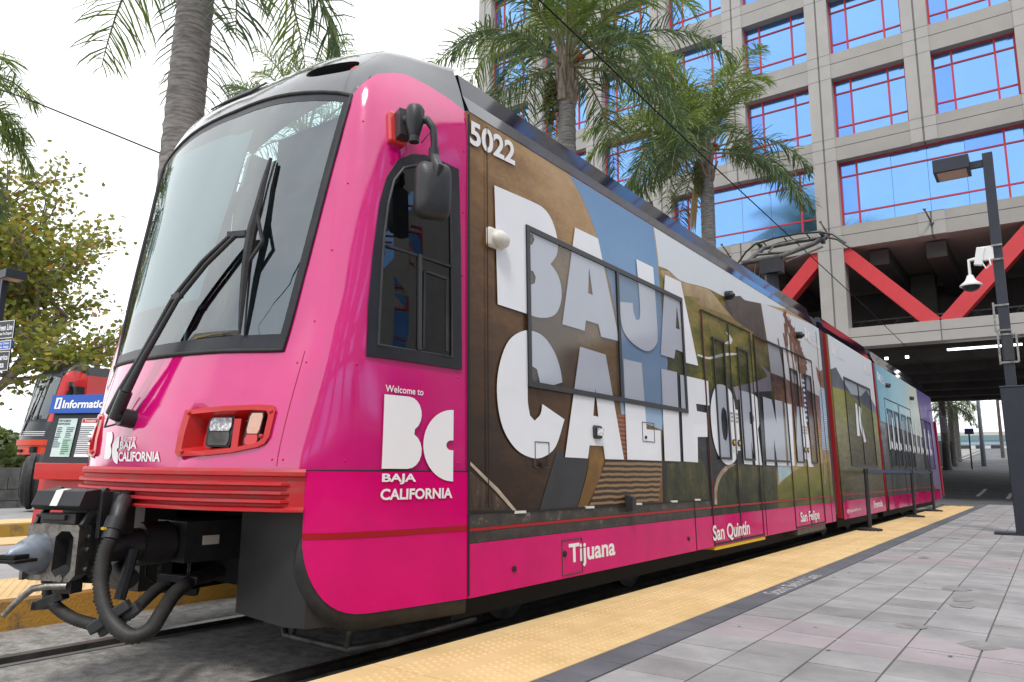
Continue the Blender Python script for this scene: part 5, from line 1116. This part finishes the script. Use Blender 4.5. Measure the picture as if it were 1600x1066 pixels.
mesh_obj('poster',[fp(u,v,.004) for u,v in ((.60,.96),(1.0,.96),(1.0,1.39),(.60,1.39))],[(0,1,2,3)],'logo_white',fr)
mesh_obj('poster_panel',[fp(u,v,.006) for u,v in ((.28,.98),(.49,.98),(.49,1.17),(.28,1.17))],[(0,1,2,3)],'paper_green',fr)
mesh_obj('poster_panel',[fp(u,v,.006) for u,v in ((.61,1.34),(.99,1.34),(.99,1.385),(.61,1.385))],[(0,1,2,3)],'red_paint',fr)
fit_text('STOP HUMAN',.08,.36,1.352,1.378,lambda u,v:fp(u,v,.007),'poster_lettering','ink',fr,.02); fit_text('TRAFFICKING',.08,.36,1.318,1.343,lambda u,v:fp(u,v,.007),'poster_lettering','ink',fr,.02); fit_text('Timetable',.66,.9,1.35,1.376,lambda u,v:fp(u,v,.008),'poster_lettering','logo_white',fr,.01)
b=MB(); rg=random.Random(4)
for u0,u1,v0,v1 in ((.11,.28,1.18,1.29),(.31,.48,1.18,1.29),(.08,.26,1.06,1.18),(.30,.47,1.0,1.15),(.60,.96,1.0,1.3)):
    v=v1
    while v>v0:
        L=rg.uniform(.5,1)*(u1-u0); b.add([fp(u0,v,.008),fp(u0+L,v,.008),fp(u0+L,v-.008,.008),fp(u0,v-.008,.008)],[(0,1,2,3)]); v-=.021
b.build('poster_lines','ink',fr)
# ribbed rubber drum behind the kiosk
D=empty('rubber_drum',(-11.6,3.0,.72),R(-28),'black ribbed rubber drum on its side near the red kiosk','drum')
b=MB(); pr=[(-.40,.30),(-.38,.46)]+[(-.36+.145*i+d,.50+e) for i in range(5) for d,e in ((0,-.02),(.03,.03),(.10,.03),(.13,-.02))]+[(.40,.46),(.44,.34),(.46,.12)]
b.tube([(0,-u,0) for u,v in pr],[v for u,v in pr],32); b.build('drum_body','rubber',D,True,angle=40)
b=MB()
for i in range(28):
    a=2*math.pi*i/28; b.tube([(.16*math.cos(a),-.462,.16*math.sin(a)),(.33*math.cos(a),-.445,.33*math.sin(a))],.012,5)
b.build('gathered_cover','rubber',D,True)
MT['soil']=mat('soil',(.1,.08,.06),rough=.9)
def sign(loc,w,h,m,lines,label):
    t=empty('platform_sign',loc,R(12),label,'sign')
    b=MB(); b.b2((0,-.02,0),(w,.02,h)); p=b.build('sign_panel',m,t); b=MB()
    for a,c,d,e in ((0,0,w,.02),(0,h-.02,w,h),(0,.02,.02,h-.02),(w-.02,.02,w,h-.02)): b.b2((a,-.026,c),(d,-.0205,e))
    b.build('border','white_metal',p)
    for s,u0,u1,v0,v1 in lines: fit_text(s,u0*w,u1*w,v0*h,v1*h,lambda u,v:(u,-.024,v),'sign_lettering','logo_white',p,.02)
    b=MB(); b.b2((-.12,-.01,h*.2),(0,.01,h*.3)); b.b2((-.12,-.01,h*.7),(0,.01,h*.8)); b.build('bracket','dark_metal',t)
sign((-19.42,4.40,4.42),.78,.50,'sign_black',(('Green Line',.1,.92,.45,.8),('Santa Fe Depot',.1,.92,.15,.36)),'small black Green Line sign, topmost on the left lamp post')
sign((-19.42,4.40,4.10),.74,.26,'sign_blue',(('County Center',.1,.9,.5,.85),('Little Italy',.1,.9,.12,.45)),'small blue sign in the middle of the left lamp post signs')
sign((-19.42,4.40,3.52),.74,.54,'sign_black',(('America',.12,.92,.55,.85),('Plaza',.12,.75,.16,.48)),'small black America Plaza sign, lowest on the left lamp post')
# ================================================================ vegetation
def leafmat(name,c1,c2,scale=2.5,tr=.25,rough=.5):
    m=mat(name,c1,rough=rough,col2=c2,scale=scale,lo=.3,hi=.7); t=m.node_tree; p=t.nodes['Principled BSDF']; o=t.nodes['Material Output']
    tl=t.nodes.new('ShaderNodeBsdfTranslucent'); mx=t.nodes.new('ShaderNodeMixShader'); mx.inputs[0].default_value=tr
    src=p.inputs['Base Color'].links[0].from_socket
    t.links.new(src,tl.inputs[0]); t.links.new(p.outputs[0],mx.inputs[1]); t.links.new(tl.outputs[0],mx.inputs[2]); t.links.new(mx.outputs[0],o.inputs['Surface']); MT[name]=m
leafmat('palm_green',(0.095,0.165,0.035),(0.23,0.31,0.08),tr=.35)
leafmat('palm_light',(0.20,0.27,0.05),(0.36,0.40,0.10),tr=.35)
leafmat('palm_dark',(0.06,0.11,0.05),(0.13,0.20,0.10),tr=.35)
leafmat('leaf_green',(0.12,0.16,0.02),(0.24,0.27,0.04),scale=.8,tr=.4)
leafmat('leaf_olive',(0.24,0.23,0.03),(0.38,0.34,0.05),scale=.8,tr=.4)
leafmat('leaf_gold',(0.38,0.22,0.02),(0.30,0.13,0.02),scale=.8)
leafmat('hedge_green',(0.05,0.09,0.02),(0.16,0.20,0.06),scale=1.2)
MT['palm_trunk']=mat('palm trunk',(0.30,0.285,0.275),rough=.9,col2=(0.13,0.12,0.115),scale=4,stretch=(1.2,1.2,7),bump=.5,bscale=9,lo=.38,hi=.62,detail=9)
MT['boot']=mat('palm boots',(0.36,0.31,0.26),rough=.9,col2=(0.16,0.115,0.085),scale=4,stretch=(3,3,.8),bump=.4,lo=.35,hi=.65)
MT['rachis']=mat('frond stem',(0.22,0.23,0.12),rough=.6,var=.2,scale=3)
MT['fruit_green']=mat('green fruit',(0.10,0.115,0.035),rough=.6,var=.4,scale=8)
MT['fruit_orange']=mat('orange fruit',(0.50,0.12,0.02),rough=.5,var=.3,scale=8)
MT['straw']=mat('dry straw',(0.48,0.34,0.17),rough=.8,var=.3,scale=6,stretch=(6,6,1))
MT['bark']=mat('grey bark',(0.24,0.21,0.18),rough=.9,var=.4,scale=5,bump=.3)
def frond(b,st,base,az,el,L,droop,rg,dens_=78,ll=.62,w=.021,mi=1,up0=0.0):
    """a feather leaf: stem curve into st, drooping leaflets into b"""
    d=Vector((math.cos(az)*math.cos(el),math.sin(az)*math.cos(el),math.sin(el))); p=Vector(base); P=[p.copy()]; n=16; D=[]
    for i in range(n):
        t=i/n; D.append(d.copy()); p=p+d*(L/n); P.append(p.copy()); d=(d+Vector((0,0,-droop*(.35+1.6*t)/n))).normalized()
    D.append(d)
    st.tube(P[::2],[.036*(1-.92*i/8)+.003 for i in range(9)],5)
    for k in range(dens_):
        t=.16+.84*(k+rg.random())/dens_; f=t*n; i=min(int(f),n-1); q=P[i].lerp(P[i+1],f-i); dd=D[i]
        s=dd.cross(Vector((0,0,1))); 
        if s.length<.05: s=Vector((math.cos(az+1.57),math.sin(az+1.57),0))
        s.normalize(); u=s.cross(dd)
        le=ll*(.30+.95*math.sin(math.pi*min(1,(t*.86+.10)))**.8)*rg.uniform(.8,1.15)*(1 if t<.93 else .6)
        for sg in (-1,1):
            a=(s*sg*rg.uniform(.55,1.0)+dd*rg.uniform(.35,.75)+u*rg.uniform(-.45,.5)).normalized()
            g=rg.uniform(.4,.95); q1=q+a*le*.45; a2=(a+Vector((0,0,-g*.55))).normalized(); q2=q1+a2*le*.35; a3=(a2+Vector((0,0,-g*.9))).normalized(); q3=q2+a3*le*.28
            wv=a.cross(Vector((rg.uniform(-.6,.6),rg.uniform(-.6,.6),1))); 
            if wv.length<1e-3: wv=s
            wv.normalize(); ww=w*rg.uniform(.75,1.2)
            b.add([q-wv*ww*.35,q+wv*ww*.35,q1+wv*ww*.5,q1-wv*ww*.5,q2+wv*ww*.38,q2-wv*ww*.38,q3],[(0,1,2,3),(3,2,4,5),(5,4,6)],mi if rg.random()<.8 else (mi+1)%3)
def palm(x,y,z0,h,r0,r1,nf,L,seed,label,boots=True,fruit=True,straw=False,group='palms along the platforms',els=(-.35,1.25),ll=.62,dens_=78,w=.021,bias=None,drp=(1.5,2.4)):
    rg=random.Random(seed); t=empty('palm_tree',(x,y,z0),0,label,'palm tree',group)
    n=int(h*9); b=MB(); P=[];RR=[]
    for i in range(n+1):
        u=i/n; P.append((.03*math.sin(u*3+seed),.03*math.cos(u*2.3+seed),u*h)); RR.append((r0+(r1-r0)*u)*(1+(.035 if i%2 else -.02))*rg.uniform(.985,1.015)*(1+.25*max(0,1-u*12)))
    b.tube(P,RR,20); b.build('trunk','palm_trunk',t,True)
    top=Vector(P[-1])
    if boots:
        b=MB(); 
        for k in range(26):
            a=k*2.4+rg.uniform(-.2,.2); zz=top.z-.25+1.25*k/26; rr=r1*(1.02-.35*k/26); dz=rg.uniform(.5,.8); out=rg.uniform(.03,.20)*(1.2-k/26)
            c=Vector((rr*math.cos(a),rr*math.sin(a),zz)); d=Vector((math.cos(a),math.sin(a),0)); s=Vector((-math.sin(a),math.cos(a),0)); wd=.13*(1-.4*k/26)
            V=[c-s*wd-d*.05,c+s*wd-d*.05,c+s*wd*.9+d*.035,c-s*wd*.9+d*.035]; m=c+Vector((0,0,dz*.55))+d*out*.4; V+=[m-s*wd*.55-d*.03,m+s*wd*.55-d*.03,m+s*wd*.5+d*.03,m-s*wd*.5+d*.03]; e=c+Vector((0,0,dz))+d*out; V+=[e-s*wd*.25-d*.02,e+s*wd*.25-d*.02,e+s*wd*.2+d*.02,e-s*wd*.2+d*.02]
            b.add(V,[(3,2,1,0),(0,1,5,4),(1,2,6,5),(2,3,7,6),(3,0,4,7),(4,5,9,8),(5,6,10,9),(6,7,11,10),(7,4,8,11),(8,9,10,11)])
        b.tube([top-Vector((0,0,.15)),top+Vector((0,0,.5)),top+Vector((0,0,1.2))],[r1*1.05,r1*1.0,r1*.4],14); b.build('leaf_bases','boot',t)
        ct=top+Vector((0,0,1.15))
    else: ct=top+Vector((0,0,.1))
    b=MB(); st=MB()
    for k in range(nf):
        az=k*2.39996+rg.uniform(-.2,.2)
        if bias and rg.random()<.5: az=bias+rg.uniform(-1.2,1.2)
        u=(k+.5)/nf; el=els[0]+(els[1]-els[0])*u+rg.uniform(-.12,.12)
        frond(b,st,ct+Vector((math.cos(az)*r1*.5,math.sin(az)*r1*.5,-.5*(1-u)+.1)),az,el,L*rg.uniform(.85,1.1),rg.uniform(*drp),rg,dens_,ll,w,0 if u>.35 else 2)
    c=b.build('crown',['palm_green','palm_light','palm_dark'],t); st.build('frond_stems','rachis',c)
    if fruit:
        b=MB(); fa=rg.uniform(0,6.28) if fruit is True else fruit
        fc=top+Vector((math.cos(fa)*(r1+.20),math.sin(fa)*(r1+.20),-.15))
        for k in range(420):
            v=Vector((max(-.2,min(.2,rg.gauss(0,.085))),max(-.2,min(.2,rg.gauss(0,.085))),rg.uniform(-.60,.55))); v.x*=(1-.6*abs(v.z)/.7); v.y*=(1-.6*abs(v.z)/.7); b.sph(fc+v,.034,5,4)
        b.tube([ct+Vector((0,0,-.5)),fc+Vector((0,0,.75)),fc+Vector((0,0,.3))],.03,6); b.build('fruit_bunch','fruit_green',t)
        b=MB(); oc=top+Vector((math.cos(fa+2.6)*(r1+.12),math.sin(fa+2.6)*(r1+.12),1.05))
        for k in range(70): b.sph(oc+Vector((rg.uniform(-.1,.1),rg.uniform(-.1,.1),rg.uniform(-.12,.12))),.032,5,4)
        b.build('ripe_fruit','fruit_orange',t)
    if straw:
        b=MB()
        for k in range(46):
            a=straw+rg.uniform(-.25,.25); p=ct+Vector((math.cos(a)*.15,math.sin(a)*.15,-.3)); Q=[p]; rr=rg.uniform(.42,.62); e=rg.uniform(2.3,3.0)
            for u in (.25,.5,.75,1): Q.append(ct+Vector((math.cos(a)*rr*(u**.5),math.sin(a)*rr*(u**.5),-.3-e*u)))
            b.tube(Q,[.012,.014,.014,.012,.006],4)
        b.build('dead_flower_stalk','straw',t)
    return t
palm(-4.9,1.42,.17,8.1,.28,.225,12,3.4,21,'tall grey palm trunk close behind the tram windscreen, crown cut off above',fruit=False,els=(-.9,.9),ll=.72,dens_=64,w=.030,drp=(1.6,2.6),group='palms along the platforms')
palm(-4.9,10.95,.17,9.95,.24,.215,28,4.2,5,'fruiting palm left of its pair before the office block, nearer the tram front',fruit=-2.4,ll=.66,dens_=84,w=.034,els=(-.12,1.45),drp=(1.5,2.8))
palm(-4.9,20.2,.17,11.1,.26,.225,34,4.5,11,'fruiting palm with hanging straw stalk before the office block, farther along the tram',fruit=-2.0,straw=-2.7,ll=.76,dens_=86,w=.038,els=(-.15,1.5),drp=(1.3,2.7),bias=-2.6)
palm(-12.4,9.0,.17,10.2,.22,.19,18,2.9,31,'palm whose pale crown just shows over the tram roof',boots=False,fruit=False,els=(.15,1.4),drp=(.9,1.6))
palm(-12.6,.2,.17,7.3,.22,.19,20,2.5,41,'palm at the left edge whose fronds reach into the picture',boots=False,fruit=False,els=(-.7,1.2),ll=.6,w=.026,bias=.9)
# leafy plane tree at the left
def maple(c,nrm,ax,s):
    nrm=nrm.normalized(); u=(ax-nrm*ax.dot(nrm)); 
    if u.length<1e-3: u=nrm.orthogonal()
    u.normalize(); v=nrm.cross(u)
    sh=((0,-.45),(.22,-.38),(.5,-.15),(.32,.02),(.52,.30),(.22,.25),(0,.62),(-.22,.25),(-.52,.30),(-.32,.02),(-.5,-.15),(-.22,-.38))
    return [c+u*(a*s)+v*(e*s)+nrm*(-.12*s*abs(a)) for a,e in sh]
def leafy_tree(x,y,z0,label):
    rg=random.Random(12); t=empty('plane_tree',(x,y,z0),0,label,'tree')
    b=MB(); tips=[]
    def grow(p,d,L,r,lv):
        Q=[p]; n=4; dd=d.copy()
        for i in range(n):
            dd=(dd+Vector((rg.uniform(-.22,.22),rg.uniform(-.22,.22),rg.uniform(-.10,.16)))).normalized(); Q.append(Q[-1]+dd*L/n)
        b.tube(Q,[r*(1-.5*i/n) for i in range(n+1)],6 if r>.03 else 4)
        if lv>=2: tips.extend([(q,lv) for q in Q[1:]])
        if lv<4:
            for k in range(4 if lv<3 else 3):
                i=rg.randint(1,n); a=(dd+Vector((rg.uniform(-1,1),rg.uniform(-1,1),rg.uniform(-.45,.7)))*.95).normalized(); grow(Q[i],a,L*rg.uniform(.55,.8),r*.55,lv+1)
    for dx,dy in ((.1,0),(.62,-.1),(.5,.35),(-.3,.3),(.2,-.5),(.75,.2),(-.5,-.2)):
        grow(Vector((0,0,1.6)),Vector((dx,dy,.75)).normalized(),2.5,.10,1)
    b.tube([(0,0,0),(.03,.02,.8),(0,0,1.7)],[.24,.19,.16],12); b.build('trunk','bark',t,True)
    lf=MB()
    for q,lv in tips:
        n=rg.choice((7,9,12,15)) if lv>=3 else 3
        if rg.random()<.18: continue
        for k in range(n):
            c=q+Vector((rg.gauss(0,.2),rg.gauss(0,.2),rg.gauss(0,.17))); V=maple(c,Vector((rg.uniform(-1,1),rg.uniform(-1,1),rg.uniform(-.2,1.2))),Vector((rg.uniform(-1,1),rg.uniform(-1,1),rg.uniform(-1,0))),rg.uniform(.075,.13))
            r=rg.random(); lf.add(V,[(0,1,2,3,6,9,10,11),(3,4,5,6),(6,7,8,9)],0 if r<.62 else (1 if r<.92 else 2))
    lf.build('crown',['leaf_green','leaf_olive','leaf_gold'],t); print('leaves',len(lf.f)//3)
    return t
TR=leafy_tree(-31.2,8.1,.74,'plane tree with green and golden leaves at left, behind the signs')
def bush(name,x,y,z,rx,ry,rz,n,seed,m,label,s=.12):
    rg=random.Random(seed); b=MB()
    for k in range(n):
        v=Vector((rg.gauss(0,1),rg.gauss(0,1),rg.gauss(0,1))).normalized()*rg.uniform(.6,1)**.5; c=Vector((x+v.x*rx,y+v.y*ry,z+abs(v.z)*rz)); a=Vector((rg.uniform(-1,1),rg.uniform(-1,1),rg.uniform(0,1))).normalized(); u=a.orthogonal().normalized()*s*rg.uniform(.6,1.3); w_=a.cross(u)*.6
        b.add([c-u,c+w_,c+u,c-w_],[(0,1,2,3)])
    o=b.build(name,m); tag(o,label,'hedge'); return o
bush('hedge',-46,11,.7,9,5,2.6,5000,3,'hedge_green','pale green bushy hedge behind the red tram at far left',.28)
# ================================================================ red tram at the far left
def red_tram(X0,Y0,Z0):
    t=empty('tram',(X0,Y0,Z0),0,'red and black light rail tram standing far left behind the kiosk','tram')
    defm('tram_black',(0.014,0.015,0.018),rough=.25,coat=.35)
    MT['red_shiny']=mat('red tram paint',(0.55,0.014,0.012),rough=.25,coat=.6); MT['orange_red']=mat('faded red bumper',(0.62,0.045,0.012),rough=.4)
    decal('cab_shell',[[(s,1.65) for s in linsp(2,5,12)]+[(5,z) for z in linsp(1.8,3.2,6)]+[(s,ztop(s)) for s in linsp(5,2,14)]+[(2,z) for z in linsp(3.0,1.8,6)]],ns(0),'red_shiny',t,grid=(.3,.15),smooth=True)
    decal('cab_shell',[[(s,1.65) for s in linsp(-5,-2,12)]+[(-2,z) for z in linsp(1.8,3.0,6)]+[(s,ztop(s)) for s in linsp(-2,-5,14)]+[(-5,z) for z in linsp(3.2,1.8,6)]],ns(0),'red_shiny',t,grid=(.3,.15),smooth=True)
    decal('lower_front',[[(s,1.04) for s in linsp(-5,5,31)]+[(5,1.3)]+[(s,1.65) for s in linsp(5,-5,31)]+[(-5,1.3)]],ns(0),'tram_black',t,grid=(.3,.12),smooth=True)
    rcap=decal('roof_cap',[[(s,ztop(s)) for s in linsp(-5,-2,12)]+[(s,warch(s)) for s in linsp(-1.8,1.8,14)]+[(s,ztop(s)) for s in linsp(2,5,12)]+[(5,v) for v in linsp(3.4,3.92,6)]+[(s,3.92) for s in linsp(4.6,-4.6,24)]+[(-5,v) for v in linsp(3.92,3.4,6)],OV,OVL],cap,'tram_black',t,grid=(.3,.09),smooth=True)
    for ov,sg in ((OV,1),(OVL,-1)):
        n=len(ov); b=MB(); V=[cap(*q) for q in ov]+[tuple(Vector(cap(*q))+Vector((0,.16,0))) for q in ov]; b.add(V,[(i,(i+1)%n,n+(i+1)%n,n+i) for i in range(n)]+[tuple(range(n,2*n))]); b.build('light_slot','under_black',rcap)
    fit_text('1026',-1.9,-1.0,3.37,3.49,lambda u,v:nose(u,v,.01),'number_lettering','logo_white',rcap,.03)
    decal('windscreen',[WI],ns(.002),'windscreen',t,grid=(.3,.2),smooth=True) if False else decal('windscreen',[[WI]],ns(.002),'windscreen',t,grid=(.3,.2),smooth=True)
    decal('windscreen_frame',[[WS,WI]],ns(.004),'black_frame',t,grid=(.3,.2),smooth=True)
    b=MB()
    for s in (-.75,.85): b.bar(nose(s,1.7,.01),nose(s,3.2,.01),.07,.03)
    b.build('windscreen_pillar','black_frame',t)
    b=MB(); b.bar(nose(-.3,1.2,.03),nose(.1,2.3,.05),.03,.03); b.bar(nose(.1,1.7,.05),nose(.2,2.9,.05),.03,.03); b.build('wiper','black_frame',t)
    b=MB()
    for z in (1.18,1.24,1.30): b.tube([nose(s,z,.01) for s in linsp(-2.4,2.4,20)],.014,4)
    b.build('grille_line','white_metal',t)
    b=MB(); 
    for z0,z1,o in ((.86,1.04,.05),(.55,.86,.0)):
        V=[];F=[]; S_=linsp(-3.2,3.2,24)
        for s in S_: V+=[nose(s,max(z0,.45),o),nose(s,z1,o)]
        b.add(V,[(2*i,2*i+2,2*i+3,2*i+1) for i in range(23)])
    b.build('bumper','orange_red',t)
    b=MB(); b.b2((-.3,-1.42,.62),(.0,-1.36,.72)); b.b2((.5,-1.36,.6),(.8,-1.25,.8)); b.build('bumper_slot','under_black',t)
    b=MB(); b.prism([(1.325,.34),(1.243,3.285),(-1.243,3.285),(-1.325,.34)],lambda u,v,q:(u,q,v),-.09,22); b.build('car_body','red_shiny',t); b=MB(); b.prism([(1.245,3.287),(1.12,3.6),(-1.12,3.6),(-1.245,3.287)],lambda u,v,q:(u,q,v),-.08,22); b.build('roof_fairing','tram_black',t)
    b=MB(); b.b2((-1.0,-.9,.1),(1.0,22,.6)); b.build('underframe','under_black',t)
    decal('cab_window',[[CW]],lambda u,v:flank(u,v,.012),'black_frame',t,grid=(.2,.2),step=.1)
    b=MB(); b.bar(fq(-.585,2.9,.0),fq(-.585,2.9,.16),.12,.16); b.tube([fq(-.56,2.9,.15),fq(-.5,2.8,.22),fq(-.45,2.45,.24)],.05,8); b.box(fq(-.45,2.4,.24),(.1,.2,.4)); b.build('side_mirror','black_plastic',t)
    it=MB(); it.b2((-1.15,-.12,1.0),(1.15,-.08,3.2)); it.build('cab_bulkhead','interior',t)
    return t
red_tram(-24,8.5,.78)
# ================================================================ beyond the underpass
FAR='palms beyond the underpass'
TR.scale=(2.15,2.15,1.75)
for i,(px,py,h,lab) in enumerate(((-1.9,56,7.5,'far palm with thick trunk nearest the tram rear, seen through the underpass'),(-2.05,62,4.9,'far palm in the middle of three seen through the underpass'),(-2.45,70,4.9,'far palm beside the pale pole seen through the underpass'))):
    palm(px,py,gz(py)-.05,h,.26,.20,14,2.2,60+i,lab,boots=False,fruit=False,group=FAR,dens_=26,ll=.6,w=.05,els=(-.5,1.0))
MT['pole_grey']=mat('grey pole',(0.42,0.44,0.50),rough=.5); MT['wood_pole']=mat('wood pole',(0.10,0.085,0.08),rough=.9,var=.3,scale=3); MT['fence_dark']=mat('dark fence',(0.05,0.052,0.056),rough=.7,var=.2,scale=2)
t=empty('catenary_pole',(-.15,62,gz(62)),0,'pale grey steel pole carrying the wire beyond the underpass','pole')
b=MB(); b.tube([(0,0,0),(0,0,5.6)],[.17,.12],12); b.build('pole','pole_grey',t,True); b=MB(); b.tube([(0,0,5.4),(-.6,0,5.5)],.05,8); b.build('arm','pole_grey',t)
t=empty('utility_pole',(.35,78,gz(78)),0,'thin wooden utility pole with two crossarms beyond the underpass','pole')
b=MB(); b.tube([(0,0,0),(0,0,8.2)],[.16,.11],10); b.build('pole','wood_pole',t); b=MB(); b.b2((-1.2,-.06,7.7),(1.2,.06,7.82)); b.b2((-1.0,-.06,7.1),(1.0,.06,7.22)); b.build('crossarm','wood_pole',t)
for k,(z0,z1) in enumerate(((7.9,8.6),(7.3,7.9),(6.0,6.6),(5.2,5.6),(4.6,5.2))):
    wire('utility_wire',[(-14,80,gz(80)+z0),(-5,79,gz(79)+(z0+z1)/2-.2),(6,78,gz(78)+z1),(16,77,gz(77)+z1+.3)],.025,['top','second','third','fourth','lowest'][k]+' of the thin utility wires crossing beyond the underpass')
t=empty('fence',(-3.4,40,0),0,'dark panel fence with posts along the street beyond the tram','fence')
b=MB(); q=MB()
for i in range(9):
    y=i*3.2; z=gz(40+y); z2=gz(40+y+3.2); b.add([(i*.10,y,z),(i*.10+.1,y+3.2,z2),(i*.10+.1,y+3.2,z2+1.9),(i*.10,y,z+1.9)],[(0,1,2,3)]); q.b2((i*.1-.06,y-.06,z),(i*.1+.06,y+.06,z+2.3))
b.build('panel','fence_dark',t); q.build('post','dark_metal',t)
t=empty('street_sign',(-.55,57,gz(57)),0,'small blue street sign on a dark post beyond the underpass','sign')
b=MB(); b.tube([(0,0,0),(0,0,2.5)],.05,8); b.build('post','dark_metal',t); b=MB(); b.b2((-.25,-.07,2.4),(.30,-.04,2.8)); b.build('sign_panel','sign_blue',t)
MT['far_white']=mat('white render',(0.62,0.64,0.66),rough=.7,var=.05,scale=1); MT['far_teal']=mat('teal band',(0.16,0.26,0.29),rough=.6); MT['far_blue']=mat('pale blue band',(0.32,0.43,0.52),rough=.6); MT['far_dark']=mat('dark shopfront',(0.05,0.055,0.06),rough=.3)
t=empty('low_building',(-8,112,gz(112)),0,'long low building with teal and pale blue bands beyond the underpass','building')
b=MB(); b.b2((-9,0,-2),(7.3,8,.5)); b.build('wall','far_white',t); b=MB(); b.b2((-9.1,-.1,.5),(7.4,8,1.0)); b.build('band','far_blue',t); b=MB(); b.b2((-9.2,-.2,1.0),(7.5,8,1.7)); b.build('roof','far_teal',t)
for i in range(9): b=MB(); b.b2((-8+i*1.7,-.04,-.6),(-7+i*1.7,0.0,.4)); b.build('window','far_dark',t)
t=empty('shop_building',(2.6,118,gz(118)),0,'white shop building with dark sign panel beyond the underpass','building')
b=MB(); b.b2((-3.4,0,-2),(4.5,9,2.2)); b.build('wall','far_white',t); b=MB(); b.b2((-1.2,-.3,1.0),(1.6,-.02,2.9)); b.build('sign_panel','far_dark',t); 
for i in range(5): b=MB(); b.b2((-3.1+i*1.45,-.05,-.8),(-2.0+i*1.45,-.005,.7)); b.build('window','far_teal',t)
b=MB(); b.b2((4.9,31,0),(5.2,50,4.6)); MT['maroon']=mat('maroon wall',(0.10,0.008,0.03),rough=.6); tag(b.build('side_wall','maroon'),'dark maroon wall under the building beside the lamp post','wall')
bush('street_tree',2.4,70,gz(70)+5.3,2.2,1.5,1.8,900,8,'hedge_green','green tree crown at the top of the underpass opening',.3)
o=bpy.data.objects['street_tree']; o['category']='tree'
